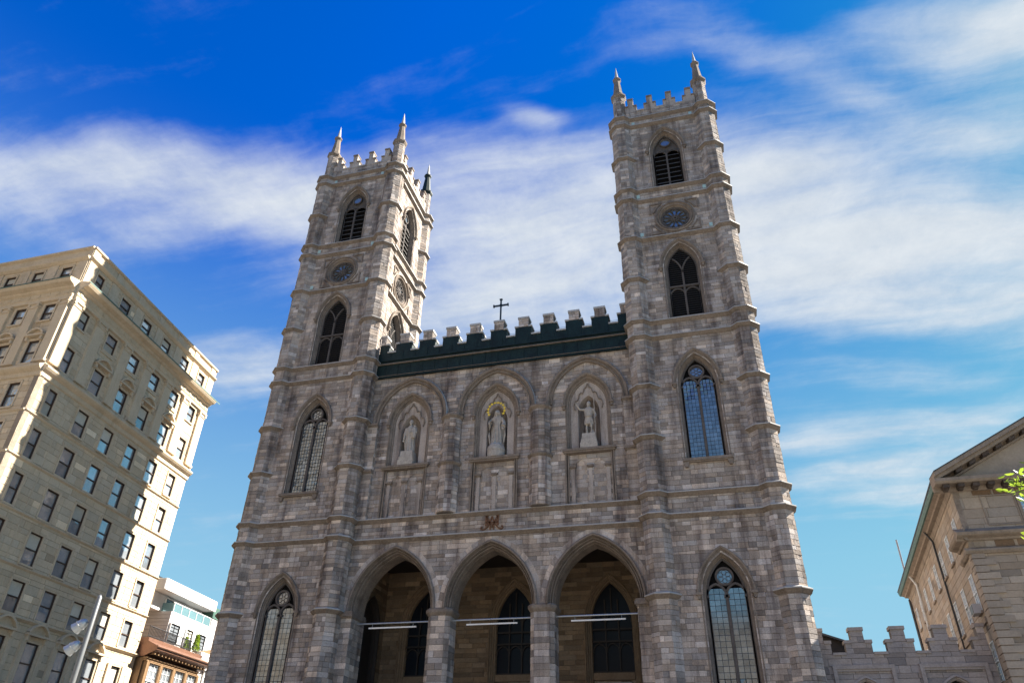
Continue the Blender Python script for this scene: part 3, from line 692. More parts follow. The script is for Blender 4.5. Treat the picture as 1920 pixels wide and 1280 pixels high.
# niches
for c in (-7.07, 0, 7.07):
    m = MB(); sweep(m, cen, 1.5, 27.1, 2.36, 23.42, [(.20, .03), (.20, -.04), (.12, -.06), (.08, .05), (.0, .08), (-.04, .2), (-.12, .22), (-.16, .32)], c, 10); p = m.build('niche', 'trim', bas)
    m = MB(); sweep(m, cen, 1.5, 27.1, 2.36, 27.0, [(.16, .03), (.16, -.12), (.24, -.20), (.34, -.22), (.37, -.12), (.37, .03)], c, 10)
    for s in (-1, 1): m.box(cen, c + s * 1.78 - .16, c + s * 1.78 + .16, -.26, .04, 26.92, 27.06); m.box(cen, c + s * 1.78 - .09, c + s * 1.78 + .09, -.18, .04, 26.7, 26.92)
    m.build('hood_mould', 'trim', p)
    # tympanum plate with the recess cut out of it
    out, inn = apath(1.5, 27.1, 2.36, -.14, 23.42, 9), apath(NA, NZ, NR, 0, 23.42, 9)
    m = MB(); m.loft([[cen.pt(c + x, .30, z) for x, z in out], [cen.pt(c + x, .34, z) for x, z in inn], [cen.pt(c + x, .42, z) for x, z in apath(NA, NZ, NR, -.03, 23.42, 9)]]); m.build('tympanum', 'ashlar', p)
    m = MB(); rows = [[cen.pt(c + x, .42, z) for x, z in apath(NA, NZ, NR, -.03, 23.42, 9)]]
    ap_ = apath(NA, NZ, NR, -.03, 23.42, 9)
    for t in (.35, .65, .88, 1.0):
        k = math.cos(t * math.pi / 2); d = .42 + 1.05 * math.sin(t * math.pi / 2); rows.append([cen.pt(c + x * k, d, z if z < NZ else NZ + (z - NZ) * (.25 + .75 * k)) for x, z in ap_])
    m.loft(rows); m.build('niche_recess', 'ashlar', p)
    o = MB()                                  # ogee cusps above the recess
    for s in (-1, 1):
        o.bar(cen, [(c + s * x, z) for x, z in [(1.0, 26.75), (1.10, 27.15), (.98, 27.5), (.80, 27.55), (.72, 27.75), (.66, 28.05), (.50, 28.18), (.40, 28.1), (.32, 28.3), (.28, 28.5), (.12, 28.62), (.02, 28.9)]][::s], .07, .22, .36)
    o.build('ogee_cusping', 'trim', p)
    b = MB(); b.box(cen, c - 1.93, c + 1.93, -.30, .3, 23.26, 23.44); b.box(cen, c - 1.86, c + 1.86, -.22, .2, 23.14, 23.26); b.build('niche_sill', 'trim', bas)
    b = MB(); b.box(cen, c - 1.64, c + 1.64, .21, .3, 19.35, 23.16); pn = b.build('blind_panel', 'ashlar', bas)
    fr2 = cen.off(0, .14)
    ashlar(stones, None, fr2, c - 1.6, c + 1.6, 19.4, 23.15, [arch_hole(c + s * .66, .42, 22.2, .56, 0, 19.4) for s in (-1, 1)], tone=tone_b, depth=.06)
    ashlar(stones, None, cen.off(0, .19), c - 1.6, c + 1.6, 19.4, 23.15, [], tone=tone_b, depth=.03, rel=.005)
    f = MB()
    for s in (-1, 1):
        f.box(cen, c + s * 1.72 - .05, c + s * 1.72 + .05, -.10, .2, 19.4, 23.15); f.box(cen, c + s * 1.55 - .05, c + s * 1.55 + .05, -.02, .2, 19.4, 23.15)
    f.build('panel_frame', 'trim', pn)
    for x in (-1.25, 0, 1.25):
        f = MB(); f.box(cen, c + x - .24, c + x + .24, -.02, .2, 22.1, 22.24); f.box(cen, c + x - .17, c + x + .17, .04, .2, 22.0, 22.1); f.build('blind_arch_cap', 'trim', pn)
        f = MB(); f.box(cen, c + x - .13, c + x + .13, .07, .2, 19.4, 22.0); f.build('blind_pilaster', 'ashlar', pn)
# green clad parapet
gf = Fr((0, .85, 0), (1, 0, 0), (0, -1, 0))
b = MB(); b.box(gf, -10.55, 10.55, 0, .9, 31.36, 33.82); b.box(gf, -10.56, 10.56, -.08, .1, 31.34, 31.5); b.box(gf, -10.56, 10.56, -.10, .1, 32.95, 33.12); par = b.build('green_parapet', 'green', bas)
b = MB(); b.box(gf, -10.57, 10.57, -.16, .05, 32.62, 32.68); b.box(gf, -10.57, 10.57, -.12, .05, 31.505, 31.53); b.build('flashing_strip', 'trim', par)
for k in range(-9, 10):
    m = MB(); m.box(gf, k * 1.08 - .018, k * 1.08 + .018, -.035, .01, 31.54, 32.61); m.box(gf, k * 1.08 + .3, k * 1.08 + .336, -.035, .01, 33.13, 33.8); m.build('cladding_seam', 'green', par)
for k in range(-5, 6):
    c = k * 2.085; lo, hi = max(c - .68, -10.5), min(c + .68, 10.5); tl, th = max(c - .42, -10.5), min(c + .42, 10.5)
    g = MB(); g.box(gf, lo, hi, 0, .8, 33.82, 34.62); gm = g.build('green_merlon', 'green', par)
    m = MB(); m.box(gf, tl, th, .05, .75, 34.62, 35.45); mm = m.build('merlon_block', 'mortar', gm)
    nr = 3
    for j in range(nr):
        z0, z1 = 34.70 + j * .25, 34.70 + (j + 1) * .25; cut = (tl + th) / 2 + random.uniform(-.15, .15)
        for (a, b2) in ((tl, cut), (cut, th)): stones.add(gf, [(a, z0), (b2, z0), (b2, z1), (a, z1)], .025, .05, stone_tone(10, .3, .1), False)
    m = MB(); m.box(gf, tl - .05, th + .05, -.03, .83, 35.45, 35.63)
    for (x0, x1) in ((lo - .05, tl - .002), (th + .002, hi + .05)):
        if x1 - x0 > .08: m.box(gf, x0, x1, -.07, .87, 34.60, 34.74)
    m.build('coping', 'lead_lit', gm)
    if k < 5:
        cc = c + 1.0425; m = MB(); m.box(gf, cc - .38, cc + .38, -.07, .87, 33.80, 33.93); m.build('crenel_sill', 'lead_lit', par)
        m = MB(); m.tube([gf.pt(cc - .4, .4, 34.35), gf.pt(cc + .4, .4, 34.35)], .012, 5); m.build('guard_wire', 'iron', par)
# cross
m = MB(); xf = Fr((0, 1.2, 0), (1, 0, 0), (0, -1, 0)); m.box(xf, -.06, .06, -.06, .06, 35.6, 38.0); m.box(xf, -.62, .62, -.06, .06, 37.32, 37.44)
for (x, z, a, b2) in ((-.62, 37.38, .05, .12), (.62, 37.38, .05, .12), (0, 38.0, .12, .05)): m.box(xf, x - a, x + a, -.08, .08, z - b2, z + b2)
m.prism(xf, [(-.2, 37.38), (0, 37.18), (.2, 37.38), (0, 37.58)], -.05, .05); m.box(xf, -.12, .12, -.12, .12, 35.6, 35.75); m.build('cross', 'iron', bas)
# bronze monogram of crossed letters
m = MB(); mf = Fr((0, .96, 0), (1, 0, 0), (0, -1, 0)); Zm = 17.98
def mb_(pts, w): m.bar(mf, [(x, Zm + z) for x, z in pts], w, -.06, .06)
mb_([(-.42, .28), (-.42, .98)], .15); mb_([(.42, .28), (.42, .98)], .15)
mb_([(-.40, .95), (0, .30), (.40, .95)], .10); mb_([(-.40, .80), (0, .14), (.40, .80)], .05)
mb_([(0, .95), (-.15, .55), (-.30, .28), (-.50, .08), (-.68, .02), (-.80, .10), (-.78, .22), (-.68, .22)], .09)
mb_([(0, .95), (.15, .55), (.30, .28), (.50, .08), (.68, .02), (.80, .10), (.78, .22), (.68, .22)], .09)
mb_([(-.15, .52), (-.13, .0)], .07); mb_([(.15, .52), (.13, .0)], .07); mb_([(-.46, .52), (.46, .52)], .07); mb_([(-.5, .99), (-.3, .99)], .06); mb_([(.5, .99), (.3, .99)], .06)
m.build('monogram_emblem', 'bronze', bas)
# ---- porch
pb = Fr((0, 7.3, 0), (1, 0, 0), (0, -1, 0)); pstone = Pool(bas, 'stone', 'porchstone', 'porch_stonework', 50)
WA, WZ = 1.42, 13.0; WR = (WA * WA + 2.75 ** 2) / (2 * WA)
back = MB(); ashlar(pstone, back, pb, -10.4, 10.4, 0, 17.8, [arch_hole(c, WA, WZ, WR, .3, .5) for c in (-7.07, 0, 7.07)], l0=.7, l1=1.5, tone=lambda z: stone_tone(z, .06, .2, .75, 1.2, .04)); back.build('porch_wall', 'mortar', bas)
for c in (-7.07, 0, 7.07):
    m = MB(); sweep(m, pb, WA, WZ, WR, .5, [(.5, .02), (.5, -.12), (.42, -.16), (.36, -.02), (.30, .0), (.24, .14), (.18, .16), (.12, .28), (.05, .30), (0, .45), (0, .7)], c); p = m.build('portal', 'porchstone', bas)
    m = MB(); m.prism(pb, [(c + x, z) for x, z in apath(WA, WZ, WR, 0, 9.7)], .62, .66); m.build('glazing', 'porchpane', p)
    m = MB()
    for x in (-.47, .47): m.bar(pb, [(c + x, 9.7), (c + x, 14.6 - .0)], .10, .45, .6)
    for z in (12.55, 11.75, 9.75): m.bar(pb, [(c - WA, z), (c + WA, z)], .12, .43, .62)
    for x in (-.94, 0, .94):
        for z in (13.1, 11.1): m.bar(pb, [(c + x + px, pz) for px, pz in apath(.4, z, .5, .03, z - .1, 5)], .07, .46, .6)
    m.bar(pb, [(c, 13.6), (c, 15.4)], .08, .46, .6)
    m.build('tracery', 'wood', p)
    m = MB(); m.box(pb, c - WA, c + WA, .3, .7, 9.25, 9.7); m.build('lintel', 'porchstone', p)
    m = MB(); m.box(pb, c - WA + .25, c + WA - .25, .4, .6, .6, 9.1); m.build('door_panel', 'siding', p)
for s in (-1, 1):
    sf = Fr((s * 10.3, 4.9, 0), (0, -s, 0), (-s, 0, 0)); back = MB(); ashlar(pstone, back, sf, -2.4, 2.4, 0, 17.8, [arch_hole(0, 1.2, 12.6, 2.2, .2, 3)], l0=.7, l1=1.4, tone=lambda z: stone_tone(z, .04, .2, .6, 1.0, .04)); back.build('porch_wall', 'mortar', bas)
    m = MB(); sweep(m, sf, 1.2, 12.6, 2.2, 3, [(.3, .02), (.3, -.1), (.2, -.1), (.15, .1), (0, .2), (0, .5)]); m.prism(sf, apath(1.2, 12.6, 2.2, 0, 3), .4, .45); m.build('side_doorway', 'wood', bas)
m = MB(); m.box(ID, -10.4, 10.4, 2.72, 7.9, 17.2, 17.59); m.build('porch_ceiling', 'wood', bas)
m = MB(); m.box(ID, -10.4, 10.4, .6, 7.6, -.1, .9); m.build('porch_floor', 'paving', bas)
for k in range(5):
    m = MB(); m.box(ID, -9.6, 9.6, -.9 + k * .3, .6, -.146 + k * .001, .17 * (k + 1)); m.build('step', 'paving', bas)
# body of the church behind the front
m = MB(); m.box(ID, -10.8, 10.8, 7.95, 78, 0, 28.5); m.box(ID, -18.4, 18.4, 8.6, 78, 0, 16); m.build('nave', 'ashlar', bas)
m = MB(); m.add([Vector(v) for v in ((-10.9, 2.8, 28.5), (10.9, 2.8, 28.5), (0, 2.8, 31.5), (-10.9, 78.2, 28.5), (10.9, 78.2, 28.5), (0, 78.2, 31.5))], [(0, 1, 2), (3, 5, 4), (0, 2, 5, 3), (1, 4, 5, 2)])
for s in (-1, 1): m.add([Vector(v) for v in ((s * 18.6, 8.7, 16), (s * 10.8, 8.7, 19), (s * 18.6, 78, 16), (s * 10.8, 78, 19))], [(0, 1, 3, 2)])
m.build('nave_roof', 'roof', bas)
stones.flush(); panes.flush(); pstone.flush()

# ================================================================== statues
def remeshed(mb, name, mat, parent, vox=.035, smooth=6):
    me = mb.mesh(name + '_raw', mat); o = bpy.data.objects.new(name + '_raw', me); C.objects.link(o)
    md = o.modifiers.new('r', 'REMESH'); md.mode = 'VOXEL'; md.voxel_size = vox
    if smooth: ms = o.modifiers.new('s', 'SMOOTH'); ms.iterations = smooth; ms.factor = .4
    dg = bpy.context.evaluated_depsgraph_get(); ev = o.evaluated_get(dg); nm = bpy.data.meshes.new_from_object(ev)
    bpy.data.objects.remove(o); nm.name = name
    at = nm.attributes.get('tone') or nm.attributes.new('tone', 'FLOAT_COLOR', 'POINT')
    at.data.foreach_set('color', [1.0] * (len(at.data) * 4))
    nm.materials.clear(); nm.materials.append(M[mat]); nm.polygons.foreach_set('use_smooth', [True] * len(nm.polygons))
    return link(name, nm, parent)
def robe(mb, c, secs, folds=11, amp=.06, n=44, ph=0.0):
    """draped body: sections (z, dx, dy, rx, ry, fold strength)"""
    rows = []
    for z, dx, dy, rx, ry, f in secs:
        rows.append([Vector((c[0] + dx + math.cos(t) * rx * (1 + f * amp * math.sin(folds * t + ph + z * .7)), c[1] + dy + math.sin(t) * ry * (1 + f * amp * math.sin(folds * t + ph + z * .7)), z)) for t in [2 * math.pi * i / n for i in range(n)]])
    mb.loft(rows, True, True)
def head(mb, c, r, hair=True, beard=False, turn=0.0):
    x, y, z = c; dx, dy = math.sin(turn), -math.cos(turn); P = lambda f, s, h: (x + dx * f - dy * s * -1 * 0 + (math.cos(turn)) * s, y + dy * f + math.sin(turn) * s, z + h)
    mb.sphere((x, y, z), r, 12, 9, .82, .92, 1.18)
    mb.sphere(P(.25 * r, 0, -.55 * r), r * .62, 10, 7, .85, .9, .95)                    # jaw
    mb.tube([P(.86 * r, 0, .25 * r), P(1.12 * r, 0, -.18 * r)], .10 * r, 6, .17 * r)      # nose
    mb.sphere(P(.80 * r, 0, .38 * r), .2 * r, 8, 5, 2.6, .8, .5)                          # brow
    for s in (-1, 1): mb.sphere(P(.68 * r, s * .32 * r, .16 * r), .15 * r, 6, 5); mb.sphere(P(0, s * .82 * r, .02 * r), .2 * r, 6, 5, .5, .9, 1.3)
    mb.sphere(P(.82 * r, 0, -.5 * r), .16 * r, 6, 5, 1.6, .6, .5)                         # mouth
    mb.tube([(x, y + .02, z - .7 * r), (x, y + .06, z - 1.7 * r)], .5 * r, 8, .6 * r)      # neck
    if beard: mb.sphere(P(.55 * r, 0, -1.0 * r), .55 * r, 10, 7, .95, .8, 1.2)
    if hair: mb.sphere((x - dx * .18 * r, y - dy * .18 * r, z + .12 * r), r * 1.1, 12, 8, .9, .95, 1.15)
def hand(mb, w, d, up, s=.11):
    """a palm with four fingers and a thumb leaving its side"""
    w, d, up = Vector(w), Vector(d).normalized(), Vector(up).normalized(); side = d.cross(up).normalized()
    mb.loft([[w + d * (s * t) + side * (a * s * .42 * k) + up * (b * s * .16) for a, b in ((-1, -1), (1, -1), (1, 1), (-1, 1))] for t, k in ((0, .6), (.4, 1), (.95, 1.05))], True, True)
    for i, L in enumerate((.75, .9, .84, .66)):
        o = w + d * (s * .9) + side * (s * (i - 1.5) * .26); mb.tube([o, o + d * (s * L * .5) - up * .01, o + d * (s * L) - up * (s * .25)], s * .12, 6, s * .09)
    o = w + d * (s * .3) + side * (s * .42); mb.tube([o, o + side * (s * .3) + d * (s * .3), o + side * (s * .35) + d * (s * .65)], s * .13, 6, s * .1)
PY = 1.30
def pedestal_round(cx):
    m = MB(); m.ngon(cx, PY, [(23.44, .66), (23.95, .66), (23.96, .68), (24.1, .68), (24.35, .62), (24.52, .50), (24.62, .42)], 18); return m
def pedestal_square(cx):
    m = MB(); m.box(ID, cx - .62, cx + .62, PY - .55, PY + .55, 23.44, 23.86); m.box(ID, cx - .56, cx + .56, PY - .5, PY + .5, 23.86, 24.14); m.loft([[Vector((cx + a * .52, PY + b * .46, 24.14)) for a, b in ((-1, -1), (1, -1), (1, 1), (-1, 1))], [Vector((cx + a * .48, PY + b * .42, 24.62)) for a, b in ((-1, -1), (1, -1), (1, 1), (-1, 1))]], True, True); return m
# Madonna with a crown of twelve stars
st = thing('statue', 'robed veiled stone woman statue in middle niche under a ring of gold stars', 'statue', (0, PY, 23.44), 'statues in the facade niches')
pedestal_round(0).build('pedestal', 'statue', st)
m = MB(); c = (0, PY)
robe(m, c, [(24.5, 0, 0, .40, .34, 1), (24.7, 0, 0, .38, .32, 1.3), (25.2, .01, 0, .34, .28, 1.5), (25.7, .02, 0, .30, .25, 1.2), (26.05, .02, 0, .26, .22, .5), (26.12, .02, 0, .27, .23, .4), (26.5, .02, 0, .33, .25, .3), (26.8, .02, .02, .34, .22, .2), (26.93, .02, .03, .20, .16, 0), (27.03, .02, .03, .11, .11, 0)], 9, .17)
robe(m, c, [(24.55, 0, .26, .52, .12, 1), (25.3, 0, .28, .56, .12, 1), (26.2, .02, .26, .50, .14, .6), (26.85, .02, .16, .32, .16, .2), (27.15, .02, .10, .20, .14, 0), (27.42, .02, .06, .15, .12, 0)], 9, .10)   # cloak and veil
head(m, (-.01, PY - .20, 27.16), .165, False, False, -.2); m.sphere((.01, PY - .04, 27.24), .215, 12, 8, .95, .85, 1.1)
for s_ in (-1, 1): m.tube([(s_ * .17 + .01, PY - .08, 27.25), (s_ * .20 + .01, PY - .06, 27.0), (s_ * .30, PY - .10, 26.75)], .055, 7, .04)
m.tube([(-.32, PY - .02, 26.76), (-.56, PY - .14, 26.38), (-.40, PY - .40, 26.22)], .13, 8, .15); hand(m, (-.38, PY - .44, 26.26), (.8, -.2, .5), (0, -.4, 1), .16)
m.tube([(-.46, PY - .34, 26.2), (-.50, PY - .22, 25.9)], .13, 8, .05)
m.tube([(.36, PY - .02, 26.76), (.58, PY - .1, 26.3), (.56, PY - .30, 25.95)], .13, 8, .15); hand(m, (.55, PY - .32, 25.9), (.05, -.3, -1), (0, -1, .2), .16)
m.tube([(.60, PY + .08, 26.3), (.62, PY + .06, 25.4), (.52, PY + .08, 24.7)], .10, 8, .06); m.tube([(-.58, PY + .06, 26.3), (-.62, PY + .06, 25.4), (-.52, PY + .08, 24.7)], .10, 8, .06)
for s_ in (-1, 1): m.sphere((s_ * .13, PY - .36, 24.66), .09, 8, 6, .8, 1.4, .6)
remeshed(m, 'figure', 'statue', st, .024, 2)
hl = MB(); hz_ = 27.32; hl.bar(Fr((0, PY - .30, 0), (1, 0, 0), (0, -1, 0)), [(.66 * math.cos(R(q)), hz_ + .66 * math.sin(R(q))) for q in range(-35, 216, 8)], .03, -.01, .02); hl.build('halo_ring', 'gold', st)
for k in range(12):
    q = R(-30 + k * 240 / 11); cx, cz = .66 * math.cos(q), hz_ + .66 * math.sin(q); s = MB()
    pts = [(cx + (.125 if i % 2 == 0 else .05) * math.sin(i * math.pi / 5), cz + (.125 if i % 2 == 0 else .05) * math.cos(i * math.pi / 5)) for i in range(10)]
    s.prism(Fr((0, PY - .32, 0), (1, 0, 0), (0, -1, 0)), pts, -.025, .02); s.build('star', 'gold', st)
# bearded man in long robe holding a child or flowers
st = thing('statue', 'long-robed stone man statue holding a bundle to his chest, niche nearest the street corner tower', 'statue', (-7.07, PY, 23.44), 'statues in the facade niches')
pedestal_square(-7.07).build('pedestal', 'statue', st)
m = MB(); c = (-7.05, PY)
robe(m, c, [(24.58, .02, 0, .38, .32, 1), (24.8, .02, 0, .37, .30, 1.3), (25.4, .02, 0, .34, .28, 1.5), (26.0, 0, 0, .33, .27, 1.0), (26.45, 0, 0, .36, .27, .4), (26.75, 0, .02, .36, .24, .2), (26.9, 0, .03, .22, .17, 0), (27.0, 0, .03, .1, .1, 0)], 9, .10)
head(m, (-7.05, PY - .08, 27.18), .175, True, True, .1)
m.tube([(-7.40, PY - .02, 26.7), (-7.50, PY - .08, 26.2), (-7.52, PY - .15, 25.7)], .15, 8, .09); hand(m, (-7.52, PY - .16, 25.68), (0, -.1, -1), (0, -1, 0), .14)
m.tube([(-6.72, PY - .02, 26.7), (-6.58, PY - .16, 26.25), (-6.80, PY - .36, 26.2)], .16, 8, .1); hand(m, (-6.80, PY - .36, 26.2), (-.9, -.1, .2), (0, -.3, 1), .14)
robe(m, (-6.72, PY - .22), [(25.75, 0, 0, .14, .12, 1), (26.1, 0, 0, .2, .16, 1), (26.5, 0, 0, .17, .14, .5), (26.65, .02, 0, .08, .08, 0)], 7, .1); m.sphere((-6.66, PY - .24, 26.74), .10, 8, 6)
m.tube([(-7.5, PY + .02, 26.3), (-7.44, PY, 25.4), (-7.36, PY, 24.65)], .1, 8, .06)
remeshed(m, 'figure', 'statue', st, .024, 2)
# man in a belted tunic with raised arm and staff
st = thing('statue', 'stone man statue in short belted tunic raising one arm and holding a tall staff', 'statue', (7.07, PY, 23.44), 'statues in the facade niches')
pedestal_square(7.07).build('pedestal', 'statue', st)
m = MB(); c = (7.07, PY); x = 7.07
for s, f in ((-1, 0), (1, -.08)):
    m.tube([(x + s * .16, PY, 25.75), (x + s * .18, PY - .06 + f, 25.25), (x + s * .18, PY + .02 + f, 24.68)], lambda t: .15 - .075 * t + .03 * math.sin(t * 9), 9)
    m.sphere((x + s * .20, PY - .10 + f, 24.67), .09, 8, 6, .8, 1.7, .6)
m.sphere((x + .2, PY + .05, 24.85), .17, 8, 6, 1, .8, 1.5)
robe(m, c, [(25.45, 0, 0, .33, .25, 1), (25.7, 0, 0, .33, .25, 1), (26.0, 0, 0, .28, .21, .6), (26.1, 0, 0, .26, .19, .3), (26.2, 0, 0, .29, .21, .4), (26.5, 0, 0, .33, .22, .3), (26.75, 0, .02, .34, .2, .1), (26.9, 0, .03, .18, .14, 0), (27.0, 0, .03, .1, .1, 0)], 8, .09)
m.tube([(x - .28, PY - .22, 26.12), (x, PY - .27, 26.08), (x + .28, PY - .22, 26.12)], .045, 6)
head(m, (x + .02, PY - .07, 27.15), .17, True, True, -.35)
m.tube([(x - .32, PY, 26.72), (x - .62, PY - .1, 26.72), (x - .90, PY - .25, 27.12)], .11, 8, .055); hand(m, (x - .90, PY - .25, 27.12), (-.3, -.25, .9), (-.8, 0, -.3), .15)
m.tube([(x + .33, PY, 26.72), (x + .50, PY + .05, 26.25), (x + .46, PY - .2, 25.95)], .12, 8, .06); hand(m, (x + .46, PY - .2, 25.95), (0, -.8, -.5), (0, 0, 1), .13)
remeshed(m, 'figure', 'statue', st, .024, 2)
m = MB(); m.tube([(x + .50, PY - .30, 24.62), (x + .46, PY - .28, 27.55)], .028, 7); m.build('staff', 'statue', st)

# ================================================================== porch lights
for c, lab in ((-7.07, 'white tube light on a steel rod across the darkest porch arch beside the street'), (0, 'white tube light on a steel rod across the middle porch arch'), (7.07, 'white tube light on a steel rod across the porch arch nearest the gateway')):
    t = thing('tube_light', lab, 'light', (c, 1.7, 12.2), 'tube lights hung in the porch arches')
    hw = 2.76; m = MB(); m.tube([(c - hw, 1.7, 12.2), (c + hw, 1.7, 12.2)], .055, 8); m.build('steel_rod', 'steel', t)
    m = MB(); m.box(ID, c - 1.75, c + 1.75, 1.66, 1.74, 11.86, 11.95); m.build('tube', 'tube', t)
    for s in (-1.5, 1.5): m = MB(); m.tube([(c + s, 1.7, 11.95), (c + s, 1.7, 12.2)], .012, 5); m.build('hanger', 'steel', t)

# ================================================================== sash windows for the house fronts
MC = {}
def sash_window(par, fr, c, z0, w, h, recess=.19, sill=True, arch=None, proud=False, blind=0.0, sashm='sash', trim='creamtrim', panes_=2, name='window', surround=.12, glassm='glass', mull=0):
    mw = fr.mat(c, -(recess + .02) if proud else 0, z0); hw = w / 2
    def get(key, fn, mat):
        key = (key, round(w, 2), round(h, 2), mat, recess, surround)
        if key not in MC: b = MB(); fn(b); MC[key] = b.mesh(key[0], mat)
        return MC[key]
    def surr(b):
        if surround:
            s = surround
            for (a0, a1, za, zb) in ((-hw - s, -hw, -.0, h + s), (hw, hw + s, -.0, h + s), (-hw, hw, h, h + s)): b.box(ID, a0, a1, -.05, .1, za, zb)
            b.box(ID, -hw - s - .03, -hw - s + .03, -.075, .05, 0, h + s + .03); b.box(ID, hw + s - .03, hw + s + .03, -.075, .05, 0, h + s + .03); b.box(ID, -hw - s - .03, hw + s + .03, -.075, .05, h + s - .001, h + s + .05)
        if sashm != 'sash':
            for a in (-hw, hw): b.box(ID, a - .02, a + .02, -.02, recess, 0, h)
            b.box(ID, -hw, hw, -.02, recess, h - .02, h + .02)
        elif not surround: b.box(ID, -hw, hw, 0, recess, 0, .01)
    p = link(name, get('window', surr, trim), par, mw)
    def fra(b):
        f = .06; y0, y1 = recess - .1, recess + .02
        if sashm == 'sash':
            for a in (-hw, hw): b.box(ID, a - .03, a + .03, .03, recess - .1, 0, h)
            b.box(ID, -hw, hw, .03, recess - .1, h - .03, h + .03)
        b.box(ID, -hw, -hw + f, y0, y1, 0, h); b.box(ID, hw - f, hw, y0, y1, 0, h); b.box(ID, -hw + f, hw - f, y0, y1, h - f, h); b.box(ID, -hw + f, hw - f, y0, y1, 0, f)
        if panes_ == 2: b.box(ID, -hw + f, hw - f, y0 - .03, y1, h * .5 - .035, h * .5 + .035)
        for k in range(mull): x = -hw + w * (k + 1) / (mull + 1); b.box(ID, x - .018, x + .018, y0 + .02, y1, f, h - f)
        if mull:
            for k in range(1, 5):
                if abs(k * h / 5 - h / 2) > .1: b.box(ID, -hw + f, hw - f, y0 + .025, y1, h * k / 5 - .015, h * k / 5 + .015)
    link('sash_frame', get('sash_frame' + str(mull) + str(panes_), fra, sashm), p, mw)
    def up(b): b.box(ID, -hw + .05, hw - .05, recess - .03, recess - .01, h * .5, h - .05)
    def lo(b): b.box(ID, -hw + .05, hw - .05, recess - .05, recess - .03, .05, h * .5)
    g = 'blind' if random.random() < blind else glassm
    glo = 'blind' if random.random() < blind * .35 else glassm
    o = link('pane', get('pane_up', up, g), p, mw @ Matrix.Rotation(random.uniform(-.012, .012), 4, 'Z')); v = random.uniform(.75, 1.15); o.color = (v, v, v, 1)
    o = link('pane', get('pane_lo', lo, glo), p, mw @ Matrix.Rotation(random.uniform(-.012, .012), 4, 'Z')); v = random.uniform(.6, 1.15); o.color = (v, v, v, 1)
    if sill:
        def si(b): b.box(ID, -hw - .1, hw + .1, -.12, recess, -.12, 0)
        link('sill', get('sill', si, trim), p, mw)
    return p
def seg_pediment(par, fr, c, z, w, h, mat='creamtrim', out=.34):
    b = MB(); n = 10; arc = [(c - w / 2 + w * i / n, z + h * math.sin(math.pi * i / n) ** .75) for i in range(n + 1)]
    b.bar(fr, arc, .14, -out, .02); b.box(fr, c - w / 2 - .08, c + w / 2 + .08, -out, .02, z - .16, z - .02); b.prism(fr, arc, -.08, .02)
    for s in (-1, 1): b.box(fr, c + s * (w / 2 - .1) - .09, c + s * (w / 2 - .1) + .09, -out + .08, .02, z - .5, z - .16)
    b.build('pediment', mat, par)
def cornice(par, segs, prof, mat, name='cornice', dentil=None):
    """moulding along consecutive faces: segs [(fr,a0,a1)]"""
    for fr, a0, a1 in segs:
        b = MB(); rows = [[fr.pt(a, y, z) for y, z in prof] for a in (a0, a1)]; b.loft(rows); b.add(rows[0], [tuple(range(len(prof)))]); b.add(rows[1], [tuple(range(len(prof)))])
        o = b.build(name, mat, par)
    return o

# ================================================================== cream office block
u1 = Vector((math.cos(R(96)), math.sin(R(96)), 0)); n1 = Vector((u1.y, -u1.x, 0)); OP = Vector((-29.62, -12.56, 0))
F1 = Fr(OP, u1, n1); F2 = Fr(OP, (1, 0, 0), (0, -1, 0))          # F2: a runs to negative along the front
ob = thing('office_block', 'tall cream limestone office block on the corner across the street', 'building', OP)
cst = Pool(ob, 'stone', 'cream', 'stonework', joint=.02)
rows = [(35.45, 1.3), (31.65, 1.5), (27.9, 1.95), (24.35, 1.95), (21.1, 2.1), (17.9, 2.1), (14.8, 2.1), (11.8, 1.95), (7.9, 2.5)]
cols = [(1.66, .84)] + [(5.03 + 3.06 * k, 1.22) for k in range(4)] + [(17.2, 1.08)]
cols2 = [(-1.9 - 2.75 * k, 1.0) for k in range(6)]
ct = lambda z: stone_tone(z, .02, .012, .88, 1.1, .03)
for fr, cc, a0, a1 in ((F1, cols, -.02, 19.3), (F2, cols2, -17.5, .02)):
    holes = [rect_hole(c, w / 2, z, z + h) for c, w in cc for z, h in rows]
    back = MB(); ashlar(cst, back, fr, a0, a1, 0, 37.6, holes, .9, 1.7, .42, .52, tone=ct, rel=.008, thick=.4); back.build('wall', 'greytrim', ob)
    for c, w in cc:
        for z, h in rows: sash_window(ob, fr, c, z, w, h, blind=.3)
E_ = lambda: None
bands = lambda z, out, hh: [(.02, z - hh), (-out * .5, z - hh * .6), (-out, z - hh * .2), (-out, z + .02), (.02, z + .08)]
both = [(F1, -.0, 19.3), (F2, -17.5, .0)]
for z in (24.02, 20.95, 17.72, 14.58): cornice(ob, both, bands(z, .14, .16), 'creamtrim', 'string_course')
cornice(ob, [(F1, -.1, 19.4), (F2, -17.5, .1)], [(.02, 26.6), (-.12, 26.7), (-.14, 27.0), (-.34, 27.15), (-.46, 27.3), (-.46, 27.42), (-.12, 27.6), (-.1, 27.8), (.02, 27.82)], 'creamtrim')
cornice(ob, both, [(.02, 33.35), (-.22, 33.4), (-.24, 33.62), (-.30, 33.7), (-.20, 33.75), (-.20, 34.2), (-.36, 34.3), (-.42, 34.42), (-.80, 34.55), (-.92, 34.72), (-.94, 34.86), (-.3, 35.0), (.02, 35.02)], 'creamtrim')
g = MB()
for fr, a0, a1 in ((F1, -.1, 19.9), (F2, -17.5, .1)):
    g.loft([[fr.pt(a, y, z) for y, z in ((-.955, 34.78), (-.955, 34.88))] for a in (a0, a1)])
g.build('copper_flashing', 'copper', ob)
